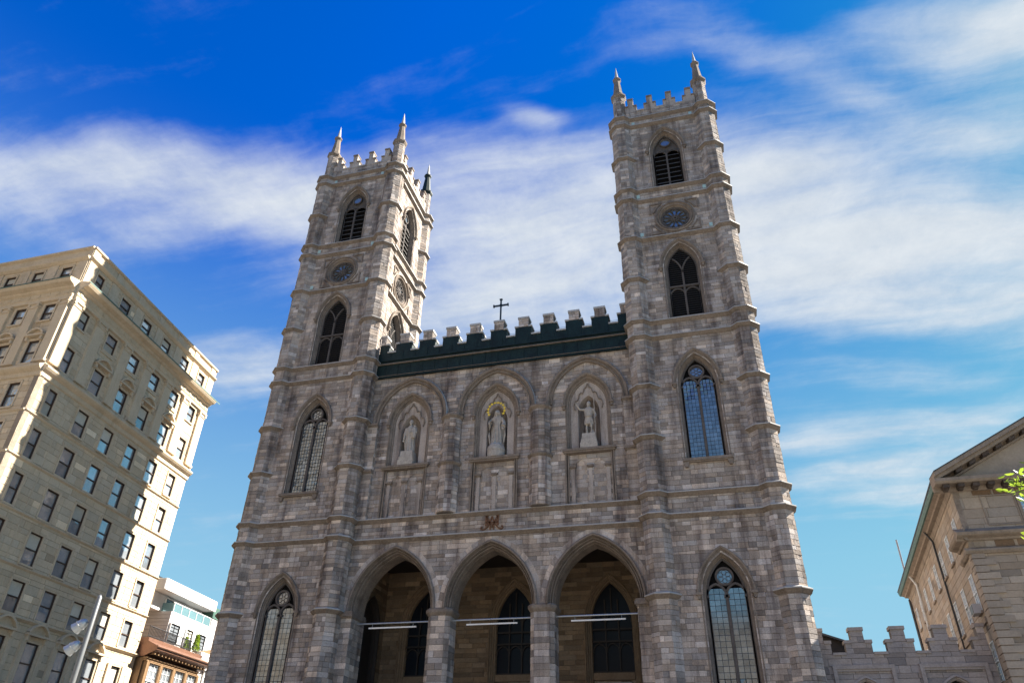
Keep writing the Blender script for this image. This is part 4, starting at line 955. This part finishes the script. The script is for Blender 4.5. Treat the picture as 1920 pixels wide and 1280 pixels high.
for fr, a0, a1 in both:                       # brackets below the cornice
    a = a0 + .4
    while a < a1:
        m = MB(); m.prism(fr, [(a + .16 * math.cos(i * math.pi / 6), 34.0 + .16 * math.sin(i * math.pi / 6)) for i in range(12)], -.24, -.19); m.build('roundel', 'creamtrim', ob); a += .92
cornice(ob, both, [(.02, 37.1), (-.10, 37.15), (-.28, 37.32), (-.30, 37.42), (.02, 37.5)], 'creamtrim')
cornice(ob, [(F1, -.05, 19.35), (F2, -17.5, .05)], [(.02, 37.45), (-.04, 37.5), (-.04, 38.2), (-.22, 38.28), (-.22, 38.42), (.3, 38.5), (.3, 37.45)], 'creamtrim', 'parapet')
for a in (0.35, 3.4, 6.5, 9.6, 12.7, 15.6, 18.7):
    m = MB(); m.box(F1, a - .35, a + .35, -.12, .02, 37.52, 38.2); m.build('parapet_pier', 'creamtrim', ob)
for fr, cs in ((F1, (.55, 3.35, 6.75, 9.85, 12.95, 15.85, 18.75)), (F2, (-.5, -3.3, -6.0, -8.75, -11.5))):
    for c in cs:                              # giant pilasters through two storeys
        w = .48 if (fr is F1) else .42
        m = MB(); m.box(fr, c - w, c + w, -.20, .02, 28.0, 32.85); p = m.build('pilaster', 'cream', ob)
        m = MB(); m.box(fr, c - w - .08, c + w + .08, -.28, .02, 27.82, 28.0); m.build('base', 'creamtrim', p)
        m = MB(); m.box(fr, c - w - .05, c + w + .05, -.25, .02, 32.85, 32.97); m.box(fr, c - w + .02, c + w - .02, -.23, .02, 32.97, 33.2); m.box(fr, c - w - .1, c + w + .1, -.32, .02, 33.2, 33.37)
        for s in (-1, 1): m.tube([fr.pt(c + s * (w - .02), -.32, 33.08), fr.pt(c + s * (w - .02), .0, 33.08)], .12, 8)
        m.build('capital', 'creamtrim', p)
        m = MB(); m.box(fr, c - w, c + w, -.08, .02, 35.05, 37.1); m.build('attic_pilaster', 'creamtrim', ob)
for c, w in cols[1:5]:
    seg_pediment(ob, F1, c, 30.35, 1.75, .5)
    m = MB(); m.box(F1, c - .75, c + .75, -.10, .02, 31.35, 31.55); m.build('apron', 'creamtrim', ob)
for c, w in cols2[:4]: seg_pediment(ob, F2, c, 30.3, 1.5, .45)
for c, w in cols[1:5]: seg_pediment(ob, F1, c, 10.95, 1.9, .62)
for c, w in cols[1:]:
    for s in (-1, 1): m = MB(); m.box(F1, c + s * (w / 2 + .35) - .2, c + s * (w / 2 + .35) + .2, -.16, .02, 3.0, 10.5); m.build('pier_strip', 'creamtrim', ob)
cornice(ob, both, bands(11.62, .24, .22), 'creamtrim', 'string_course')
for a in (3.22, 15.6):
    m = MB(); m.box(F1, a - .03, a + .03, -.03, .02, 11.8, 26.6); m.build('pier_edge', 'creamtrim', ob)
m = MB(); m.prism(Fr((0, 0, 0), (1, 0, 0), (0, -1, 0)), [(0, 0)] * 3, 0, 0) if False else None
co = MB(); q = [F1.pt(.5, .5, 0), F1.pt(19.3, .5, 0), F1.pt(19.3, 17, 0), F2.pt(-17.5, .5, 0)]
co.loft([[p + UP * z for p in q] for z in (0, 37.9)], True, True); co.build('building_core', 'reveal', ob)
rw = MB(); rw.box(Fr(F1.pt(19.3, 0, 0), -n1, u1), 0, 17, -.02, .3, 0, 38.2); rw.build('rear_wall', 'cream', ob)
cst.flush()

# ================================================================== houses further along the street
mo = thing('apartment_house', 'white modern apartment house with glass balconies behind the cream office block', 'building', F1.pt(22.5, 0, 0))
m = MB(); m.box(F1, 22.6, 29.0, 0, 8, 0, 15.75); m.build('wall', 'white', mo)
m = MB(); m.box(F1, 21.0, 29.0, 1.1, 8, 15.75, 17.1); m.build('upper_wall', 'white', mo)
m = MB(); m.box(F1, 20.4, 29.2, -.15, 8, 17.15, 18.05); m.build('roof_slab', 'white', mo)
m = MB(); m.box(F1, 20.35, 20.39, -.1, 8, 17.2, 18.0); m.build('slab_end', 'siding', mo)
for k in range(9): m = MB(); m.box(F1, 22.5, 22.6, .02, 7.9, 13.05 + k * .3, 13.33 + k * .3); m.build('siding_board', 'siding', mo)
m = MB(); m.box(F1, 20.0, 27.0, 2.2, 7, 18.05, 18.5); m.build('penthouse', 'white', mo)
for a in (21.1, 23.2, 24.3): m = MB(); m.box(F1, a - .45, a + .45, 2.6, 3.6, 18.5, 19.0); m.box(F1, a - .35, a + .35, 2.55, 2.6, 18.6, 18.9); m.build('roof_vent', 'blackmetal', mo)
for a in (23.35, 25.3, 28.2): sash_window(mo, F1.off(0, 1.1), a, 15.8, 1.25, 1.1, .12, False, proud=True, sashm='blackmetal', trim='white', panes_=1, surround=0, glassm='tealglass')
sash_window(mo, Fr(F1.pt(21.0, 1.1, 0), n1 * -1, u1 * -1), -.0 + 1.3, 15.7, 2.2, 1.25, .1, False, proud=True, sashm='blackmetal', trim='siding', panes_=1, surround=0, glassm='tealglass')
for a, w in ((23.4, 1.5), (25.8, 1.1), (27.9, 1.4)): sash_window(mo, F1, a, 13.3, w, 1.5, .14, False, proud=True, sashm='blackmetal', trim='white', panes_=1, surround=0, blind=.6, mull=1)
m = MB(); m.box(F1, 22.6, 28.9, .0, .02, 15.75, 16.45); o = m.build('balcony_glass', 'clearglass', mo); m = MB(); m.box(F1, 22.5, 28.95, -.03, .05, 16.45, 16.51); m.build('handrail', 'whitesash', o)
m = MB(); m.box(Fr(F1.pt(22.55, 0, 0), -n1, -u1), 0, 2.2, 0, .02, 15.75, 16.45); m.build('balcony_glass', 'clearglass', mo)
for k in range(6): m = MB(); m.box(F1, 22.62 + k * 1.25, 22.67 + k * 1.25, -.04, 0.0, 15.75, 16.48); m.build('balcony_post', 'whitesash', mo)

sf_ = F1.off(0, -.8)
sh = thing('shop_house', 'brown timber shopfront house with copper eaves and black roof railing', 'building', F1.pt(20, -.8, 0))
m = MB(); m.box(sf_, 19.6, 27.6, .3, 6, 0, 11.5); m.build('wall', 'brownwood', sh)
m = MB(); pr = [(.3, 11.55), (-.55, 11.95), (-.75, 12.05), (-.80, 12.3), (-.5, 12.45), (.2, 12.75), (.2, 13.0), (3, 13.05), (3, 11.5)]
m.loft([[sf_.pt(a, y, z) for y, z in pr] for a in (19.5, 28.0)]); m.add([sf_.pt(19.5, y, z) for y, z in pr], [tuple(range(9))]); m.add([sf_.pt(28.0, y, z) for y, z in pr], [tuple(range(9))]); m.build('copper_eaves', 'coppernew', sh)
m = MB(); m.tube([sf_.pt(19.4, -.82, 12.28), sf_.pt(28.1, -.82, 12.28)], .09, 8); m.build('gutter', 'coppernew', sh)
for k in range(16): m = MB(); m.box(sf_, 19.8 + k * .52, 19.92 + k * .52, -.5, .3, 11.72, 11.84); m.build('eaves_bracket', 'brownwood', sh)
m = MB(); m.box(sf_, 19.6, 27.6, -.02, .32, 11.25, 11.5); m.box(sf_, 19.55, 27.65, -.12, .3, 11.42, 11.52); m.build('frieze', 'brownwood', sh)
for k in range(4): sash_window(sh, sf_, 20.9 + k * 1.95, 8.6, 1.5, 2.55, .2, False, sashm='whitesash', trim='brownwood', mull=2, surround=.1)
for k in range(5): m = MB(); m.box(sf_, 19.75 + k * 1.95, 20.05 + k * 1.95, -.06, .31, 8.0, 11.25); m.build('post', 'brownwood', sh)
m = MB(); rl = [(19.3, .3), (25.9, .3)]
m.tube([sf_.pt(19.3, .25, 13.85), sf_.pt(25.9, .25, 13.85)], .04, 6); m.tube([sf_.pt(19.3, .25, 13.12), sf_.pt(25.9, .25, 13.12)], .03, 6); m.tube([sf_.pt(25.9, .25, 13.85), sf_.pt(25.9, 3, 13.85)], .04, 6); ra = m.build('railing', 'blackmetal', sh)
for k in range(34): m = MB(); m.box(sf_, 19.35 + k * .195, 19.38 + k * .195, .23, .27, 13.0, 13.85); m.build('baluster', 'blackmetal', ra)
def conifer(loc, h, r, label):
    t = thing('potted_conifer', label, 'shrub', loc, 'conifers on the shop roof'); m = MB(); m.tube([Vector(loc), Vector(loc) + UP * h * .9], .04, 6, .01); m.build('trunk', 'bark', t)
    m = MB()
    for k in range(900):
        f = random.random() ** .8; a = random.uniform(0, 6.283); rr = r * (1 - f) ** .7 * random.uniform(.5, 1) + .02; p = Vector(loc) + Vector((rr * math.cos(a), rr * math.sin(a), .08 + f * h)); d = Vector((math.cos(a) * .5, math.sin(a) * .5, random.uniform(.4, 1))).normalized(); s = d.cross(Vector((random.random(), random.random(), random.random()))).normalized()
        v = random.uniform(.5, 1.1); m.cur = (v, v, v); m.add([p - s * .045, p + s * .045, p + d * .18], [(0, 1, 2)])
    m.build('crown', 'leaf', t)
conifer(sf_.pt(26.7, .3, 13.05), 1.35, .38, 'taller conical green conifer at the end of the railing on the shop roof'); conifer(sf_.pt(25.6, .7, 13.05), .95, .3, 'smaller green conifer behind the black railing of the shop roof')

th = thing('town_house', 'small white rendered house with pedimented dormer, squeezed against the left tower', 'building', F1.pt(27.8, -.6, 0))
hf = F1.off(0, -.6)
m = MB(); m.box(hf, 27.75, 33, 0, 5, 0, 13.3); m.build('wall', 'white', th)
m = MB(); m.prism(hf, [(27.7, 13.3), (33.0, 13.3), (33.0, 14.1), (30.6, 14.0)], .2, 4.5); m.build('roof', 'brownwood', th)
m = MB(); m.prism(hf, [(28.45, 11.95), (30.25, 11.95), (29.35, 12.75)], -.3, .02); m.box(hf, 28.35, 30.35, -.35, .02, 11.82, 11.95); m.build('pediment', 'siding', th)
sash_window(th, hf, 29.35, 9.7, 1.1, 2.0, .1, False, proud=True, sashm='whitesash', trim='white', mull=1)
gw = thing('concrete_house', 'plain grey concrete side wall between white house and left tower', 'building', F1.pt(29.4, 0, 0))
m = MB(); m.box(F1, 29.3, 34, .1, 7, 0, 16.6); m.build('wall', 'siding', gw); m = MB(); m.box(F1, 29.25, 34.05, .05, 7.1, 16.6, 17.6); m.build('roof_storey', 'copper', gw)

# ================================================================== street lamp
LB = Vector((.62, -31.80, 0)); lft = Vector((-.965, -.263, 0))
lp = thing('street_lamp', 'grey metal street lamp post with two spotlight heads before the cream block', 'lamp', LB)
m = MB(); m.ngon(LB.x, LB.y, [(0, .16), (.5, .16), (.52, .10)], 12); m.build('base', 'lampgrey', lp)
m = MB(); m.ngon(LB.x, LB.y, [(.5, .075), (5.6, .05), (5.66, .02)], 12); m.build('pole', 'lampgrey', lp, True)
for z in (5.02, 4.55):
    m = MB(); m.tube([LB + UP * (z + .03), LB + lft * .16 + UP * (z + .0)], .022, 6); p = m.build('arm', 'lampgrey', lp)
    ax = (lft * .75 - UP * .66).normalized(); x = ax.cross(UP).normalized(); y = x.cross(ax); o = LB + lft * .14 + UP * (z + .04); rows = []
    for d, r in ((-.04, .03), (.0, .075), (.05, .10), (.12, .115), (.125, .125), (.15, .125), (.155, .11), (.27, .135), (.28, .12), (.2, .10)): rows.append([o + ax * d + (x * math.cos(k * .5236) + y * math.sin(k * .5236)) * r for k in range(12)])
    m = MB(); m.loft(rows, True, True); m.build('spotlight_head', 'steel', lp)

# ================================================================== crenellated gateway wall
gt = thing('gateway_wall', 'low crenellated grey stone gateway wall between right tower and pedimented building', 'wall', (24, 1, 0))
gws = Pool(gt, 'stone', 'gatestone', 'stonework')
gf2 = Fr((0, 1.0, 0), (1, 0, 0), (0, -1, 0)); gtn = lambda z: stone_tone(z, .04, .12, .85, 1.1, .03)
holes = [arch_hole(c, 1.0, 6.6, 1.5, .1, 0) for c in (21.9, 26.4)]
back = MB(); ashlar(gws, back, gf2, 19.6, 28.5, 0, 9.42, holes, .6, 1.3, .34, .46, tone=gtn, rel=.015, thick=.55); back.build('wall', 'mortar', gt)
for k in range(-1, 4):
    c = 21.92 + 2.165 * k; lo, hi = max(c - .70, 19.6), min(c + .70, 28.45); tl, tt = max(c - .355, 19.6), min(c + .355, 28.45)
    m = MB(); m.box(gf2, lo, hi, .03, .52, 9.42, 10.0); m.box(gf2, tl, tt, .03, .52, 10.0, 10.66); p = m.build('merlon', 'mortar', gt)
    ashlar(gws, None, gf2, lo, hi, 9.42, 10.0, tone=gtn, depth=.1, l0=.5, l1=.9); ashlar(gws, None, gf2, tl, tt, 10.0, 10.66, tone=gtn, depth=.1, h0=.3, h1=.36)
    m = MB(); m.box(gf2, tl - .05, tt + .05, -.08, .62, 10.64, 10.82)
    for (x0, x1) in ((lo - .05, tl - .003), (tt + .003, hi + .05)):
        if x1 - x0 > .1: m.box(gf2, x0, x1, -.08, .62, 9.97, 10.14)
    m.build('coping', 'gatestone', p)
    if k < 3: m = MB(); m.box(gf2, c + .72, c + 1.445, -.08, .62, 9.36, 9.5); m.build('crenel_sill', 'gatestone', gt)
for a0, a1 in ((20.3, 23.5), (24.75, 28.1)):
    m = MB(); m.box(gf2, a0, a1, -.16, .03, 8.62, 8.82); m.box(gf2, a0 + .02, a1 - .02, -.10, .03, 8.5, 8.62)
    for a in (a0 + .1, a1 - .1): m.box(gf2, a - .1, a + .1, -.15, .03, 3, 8.62)
    m.build('label_moulding', 'gatestone', gt)
for c in (21.9, 26.4):
    m = MB(); sweep(m, gf2, 1.0, 6.6, 1.5, 0, [(.25, .02), (.25, -.08), (.15, -.1), (.1, .05), (0, .12), (0, .5)], c); p = m.build('gateway_arch', 'gatestone', gt)
    m = MB(); m.prism(gf2, [(c + x, z) for x, z in apath(1.0, 6.6, 1.5, 0, 0)], .4, .45); m.build('gate_door', 'dark', p)
an = thing('lean_to', 'brown lean-to roof rising against the tower behind the crenellated wall', 'outbuilding', (21.5, 7, 0))
m = MB(); m.prism(Fr((0, 5, 0), (1, 0, 0), (0, -1, 0)), [(19.4, 0), (22.5, 0), (22.5, 10.45), (19.4, 11.6)], 0, 5); m.build('wall', 'wood', an)
m = MB(); m.prism(Fr((0, 4.7, 0), (1, 0, 0), (0, -1, 0)), [(19.35, 11.62), (22.7, 10.38), (22.7, 10.5), (19.35, 11.74)], 0, 5.6); m.build('roof', 'roof', an)

# ================================================================== pedimented stone building
K = Vector((28.55, -.6, 0)); uw = Vector((math.cos(R(85)), math.sin(R(85)), 0)); nw = Vector((-uw.y, uw.x, 0))
LW = Fr(K, uw, nw); LWn = Fr(K, -uw, nw); RF = Fr((0, -.6, 0), (1, 0, 0), (0, -1, 0))
rb = thing('pediment_building', 'brown-grey stone building with pediment and quoined corner beyond the gateway', 'building', K)
rst = Pool(rb, 'stone', 'greystone', 'stonework')
gt_ = lambda z: stone_tone(z, .03, .06, .88, 1.12, .04)
holes = [rect_hole(32.4, .55, 15.8, 17.4)]
back = MB(); ashlar(rst, back, RF, 28.55, 42, 0, 14.2, [], .9, 1.7, .36, .40, tone=gt_, rel=.01); ashlar(rst, back, RF, 28.6, 42, 14.5, 18.4, holes, .9, 1.8, .45, .62, tone=gt_, rel=.006); back.build('wall', 'greytrim', rb)
z = 3.0; k = 0
while z < 14.0:                               # quoins
    w = 1.12 if k % 2 == 0 else .68
    m = MB(); m.box(Fr((0, -.6, 0), (1, 0, 0), (0, -1, 0)), 28.50, 28.5 + w, -.09, .1, z + .025, z + .35); m.add([], [])
    m.box(LW, .0, w * .8, -.06, .05, z + .025, z + .35); v = random.uniform(.9, 1.1); o = m.build('quoin', 'greystone', rb); o.color = (v, v, v, 1)
    z += .375; k += 1
prof_lo = [(.02, 14.12), (-.12, 14.16), (-.22, 14.28), (-.22, 14.38), (.02, 14.5)]
prof_mid = [(.02, 14.86), (-.10, 14.88), (-.16, 14.98), (-.42, 15.06), (-.50, 15.12), (-.55, 15.26), (-.1, 15.5), (.02, 15.6)]
segs = lambda e: [(RF, 28.5 - e, 42), (LW, -e * .6, 2.6)]
cornice(rb, segs(.25), prof_lo, 'greytrim', 'string_course'); cornice(rb, segs(.5), prof_mid, 'greytrim')
for a in range(12): m = MB(); m.box(RF, 29.9 + a * 1.12, 30.85 + a * 1.12, -.03, .03, 14.52, 14.85); v = random.uniform(.75, 1.15); o = m.build('frieze_slab', 'porchstone', rb); o.color = (v * 1.1, v, v * .95, 1)
m = MB()
for (a0, a1, z0, z1) in ((29.95, 31.6, 15.75, 17.4),):
    for q in ((a0, a1, z0 - .06, z0), (a0, a1, z1, z1 + .06), (a0 - .06, a0, z0 - .06, z1 + .06), (a1, a1 + .06, z0 - .06, z1 + .06)): m.box(RF, q[0], q[1], -.05, .02, q[2], q[3])
m.build('panel_frame', 'greytrim', rb)
sash_window(rb, RF, 32.4, 15.8, 1.1, 1.6, .2, False, sashm='whitesash', trim='greytrim', mull=1)
# modillion cornice and pediment
prof_top = [(.02, 17.75), (-.12, 17.8), (-.16, 17.98), (-.16, 18.04), (-.75, 18.08), (-.85, 18.2), (-.85, 18.38), (-.2, 18.5), (.02, 18.5)]
cornice(rb, [(RF, 28.5 - .85, 42)], prof_top, 'greytrim')
for a in range(9): m = MB(); m.box(RF, 29.6 + a * 1.1, 30.55 + a * 1.1, -.05, .03, 17.5, 17.74); v = random.uniform(.75, 1.15); o = m.build('frieze_slab', 'porchstone', rb); o.color = (v * 1.15, v, v * .9, 1)
k = 0; a = 28.05
while a < 41:
    m = MB(); m.box(RF, a, a + .34, -.68, -.12, 17.86, 18.06); m.box(RF, a + .05, a + .29, -.4, -.12, 17.76, 17.86); m.build('modillion', 'dark_tone', rb); a += .78
RK0 = 17.98; SL = .515; px = 28.55 - .85; L = 13.5
rk = lambda d0, d1, y0, y1: [(px, RK0 + d0), (px + L, RK0 + L * SL + d0), (px + L, RK0 + L * SL + d1), (px, RK0 + d1)]
m = MB(); m.prism(RF, [(px + .9, 18.45), (42, 18.45), (42, RK0 + .2 + (42 - px) * SL), (px + .9, RK0 + .2 + .9 * SL)], .0, .3); m.build('tympanum', 'greystone', rb)
m = MB(); m.prism(RF, rk(.52, .76, 0, 0), -.92, .3); m.prism(RF, rk(.30, .52, 0, 0), -.72, .3); m.prism(RF, rk(.08, .30, 0, 0), -.05, .3); m.prism(RF, rk(-.04, .08, 0, 0), -.2, .3); m.build('raking_cornice', 'greytrim', rb)
m = MB(); m.prism(RF, rk(.76, .83, 0, 0), -.96, .3); m.build('roof_edge', 'roof', rb)
for k in range(13):
    a = 29.0 + k * .82; zz = RK0 + (a - px) * SL
    m = MB(); m.prism(RF, [(a, zz + .09), (a + .36, zz + .09 + .36 * SL), (a + .36, zz + .29 + .36 * SL), (a, zz + .29)], -.58, -.02); m.build('modillion', 'dark_tone', rb)
# side wall with tall windows, green gutter and downpipes
holes = []; ups = [1.9 + 3.3 * k for k in range(8)]
for s in ups: holes += [rect_hole(s, .5, 15.05, 16.7), rect_hole(s, .5, 11.45, 13.45), rect_hole(s, .5, 7.9, 9.9)]
back = MB(); ashlar(rst, back, LW, 0, 27, 0, 18.4, holes, .8, 1.5, .36, .46, tone=gt_, rel=.008, thick=.3); back.build('wall', 'greytrim', rb)
for s in ups:
    for z0, h in ((15.05, 1.65), (11.45, 2.0), (7.9, 2.0)): sash_window(rb, LW, s, z0, 1.0, h, .06, True, sashm='whitesash', trim='greytrim', mull=1, surround=.0)
cornice(rb, [(LW, 1.2, 27)], [(.02, 10.78), (-.10, 10.8), (-.10, 11.08), (.02, 11.12)], 'greytrim', 'string_course')
cornice(rb, [(LW, -.0, 27.3)], [(.02, 17.7), (-.05, 17.75), (-.1, 18.1), (-.35, 18.12), (-.4, 18.22), (-.62, 18.3), (-.62, 18.42), (.02, 18.5)], 'greytrim')
cornice(rb, [(LW, .3, 27.4)], [(-.55, 18.3), (-.72, 18.32), (-.80, 18.52), (-.80, 18.6), (-.5, 18.62)], 'copper', 'gutter')
cornice(rb, [(LW, .2, 27.4)], [(-.78, 18.62), (-.84, 18.66), (-.84, 18.72), (0, 19.1)], 'roof', 'roof_edge')
m = MB(); m.tube([LW.pt(8.9, -.5, 18.3), LW.pt(9.0, -.12, 17.6), LW.pt(9.0, -.12, 0)], .075, 8); m.build('downpipe', 'blackmetal', rb)
m = MB(); m.tube([LW.pt(20.5, -.5, 18.3), LW.pt(20.6, -.14, 17.6), LW.pt(20.6, -.14, 8)], .09, 8); m.build('downpipe', 'whitesash', rb)
m = MB(); m.tube([LW.pt(26.9, -.1, 17.9), LW.pt(26.9, -.1, 0)], .1, 8); m.build('downpipe', 'roof', rb)
m = MB(); m.box(LW, 20.9, 21.6, -.55, .0, 11.9, 12.5); m.build('wall_vent', 'siding', rb)
m = MB(); m.box(LW, 1.5, 2.4, -.45, .0, 11.35, 11.85); p = m.build('air_conditioner', 'siding', rb); m = MB(); m.box(LW, 1.55, 2.35, -.47, -.45, 11.4, 11.8); m.build('grille', 'blackmetal', p)
m = MB(); m.tube([LW.pt(21.5, -.6, 18.8), LW.pt(21.5, -.6, 21.6)], .07, 8); m.build('roof_pole', 'siding', rb)
co = MB(); co.loft([[LW.pt(.2, .35, z), RF.pt(42, .35, z), RF.pt(44, 27, z), LW.pt(27, .35, z)] for z in (0, 18.3)], True, True); co.build('building_core', 'dark', rb)
m = MB(); m.loft([[LW.pt(.2, -.5, 18.75), LW.pt(27.3, -.5, 18.75)], [RF.pt(42, .1, 26.1), RF.pt(44, 27, 26.1)]]); m.build('roof', 'roof', rb)
rst.flush(); gws.flush()

# ================================================================== tree at the edge
TB = Vector((23.4, -33.8, 0))
tr = thing('street_tree', 'leafy green street tree reaching a sunlit twig in from the edge', 'tree', TB)
m = MB(); m.tube([TB, TB + Vector((.05, 0, 1.5)), TB + Vector((-.1, .1, 3.2)), TB + Vector((0, .1, 5.5)), TB + Vector((.1, 0, 7.6))], lambda t: .20 - .16 * t, 10)
limbs = []
for k in range(13):
    a = k * 2.4; z = 2.9 + k * .33; r = 2.6 - .08 * k; s = TB + Vector((-.05, .08, z)); e = TB + Vector((r * math.cos(a), r * math.sin(a), z + 1.1)); limbs.append((s, e))
    m.tube([s, s.lerp(e, .5) + UP * .15, e], .07, 6, .015)
tw = [TB + Vector((-.05, .08, 4.2)), Vector((21.4, -34.4, 5.3)), Vector((19.9, -34.8, 5.55)), Vector((19.2, -34.87, 5.58)), Vector((18.88, -34.84, 5.62))]
m.tube(tw, .06, 6, .006); tw2 = [tw[2], Vector((19.35, -34.83, 5.2)), Vector((18.86, -34.82, 4.95))]; m.tube(tw2, .014, 5, .005)
tw3 = [tw[2], Vector((19.5, -34.9, 5.75)), Vector((19.12, -34.9, 5.86))]; m.tube(tw3, .014, 5, .005); m.build('trunk', 'bark', tr)
m = MB()
def leaf(p, d, s):
    d = d.normalized(); x = d.cross(Vector((random.uniform(-1, 1), random.uniform(-1, 1), random.uniform(.2, 1)))).normalized(); nn = d.cross(x); v = random.uniform(.6, 1.5); m.cur = (v * random.uniform(.85, 1.25), v, v * .8)
    m.add([p, p + d * s * .35 + x * s * .24 + nn * s * .05, p + d * s * .75 + x * s * .18, p + d * s - nn * s * .1, p + d * s * .75 - x * s * .18, p + d * s * .35 - x * s * .24 + nn * s * .05], [(0, 1, 2, 3), (0, 3, 4, 5)])
rv = lambda: Vector((random.uniform(-1, 1), random.uniform(-1, 1), random.uniform(-1, 1)))
for s, e in limbs:
    for k in range(230):
        t = random.uniform(.3, 1.08); p = s.lerp(e, t) + UP * .15 * math.sin(t * 3) + rv() * .48 * random.random() ** .4; leaf(p, rv() + (e - s).normalized() * .5 - UP * .3, random.uniform(.07, .12))
for path, cnt, sp in ((tw[1:], 150, .2), (tw[3:], 20, .06), (tw2, 34, .07), (tw3, 40, .12), ([Vector((19.15, -34.9, 5.35)), Vector((19.6, -34.9, 5.85))], 260, .30)):
    for k in range(cnt):
        i = random.randrange(len(path) - 1); t = random.random(); p = path[i].lerp(path[i + 1], t); leaf(p + rv() * sp, rv() + (path[i + 1] - path[i]).normalized() * .8, random.uniform(.085, .13))
m.build('crown', 'leaf', tr)

# ================================================================== unseen buildings added behind the viewer for reflections and bounce light
def square_block(name, label, x0, x1, y0, y1, h, faces, mat, trim):
    t = thing(name, label, 'building', ((x0 + x1) / 2, (y0 + y1) / 2, 0)); b = MB(); b.box(ID, x0, x1, y0, y1, 0, h); b.build('wall', mat, t)
    b = MB(); b.box(ID, x0 - .6, x1 + .6, y0 - .6, y1 + .6, h, h + 1.2); b.build('cornice', trim, t)
    for fr, a0, a1 in faces:
        g = MB(); fr_ = MB(); n = int((a1 - a0) / 4); k = (a1 - a0) / n
        for i in range(n):
            c = a0 + k * (i + .5); z = 4.5
            while z < h - 3:
                g.box(fr, c - .8, c + .8, -.04, .02, z, z + 2.2); fr_.box(fr, c - 1.0, c + 1.0, -.10, .02, z - .25, z - .02); z += 3.9
        tag(g.build('window_glass', 'glass', t), kind='stuff'); tag(fr_.build('window_sills', trim, t), kind='stuff')
square_block('added_tower_block', 'tall tan stone tower added unseen across the square, to be mirrored in the left tower windows', -66, -39, -82, -29, 62, [(Fr((-39, 0, 0), (0, 1, 0), (1, 0, 0)), -82, -29), (Fr((0, -29, 0), (-1, 0, 0), (0, 1, 0)), 39, 66)], 'porchstone', 'greytrim')
square_block('added_bounce_block', 'long tan stone block added unseen across the square to bounce light onto the basilica', -30, 48, -140, -112, 34, [(Fr((0, -112, 0), (-1, 0, 0), (0, 1, 0)), -48, 30)], 'porchstone', 'greytrim')
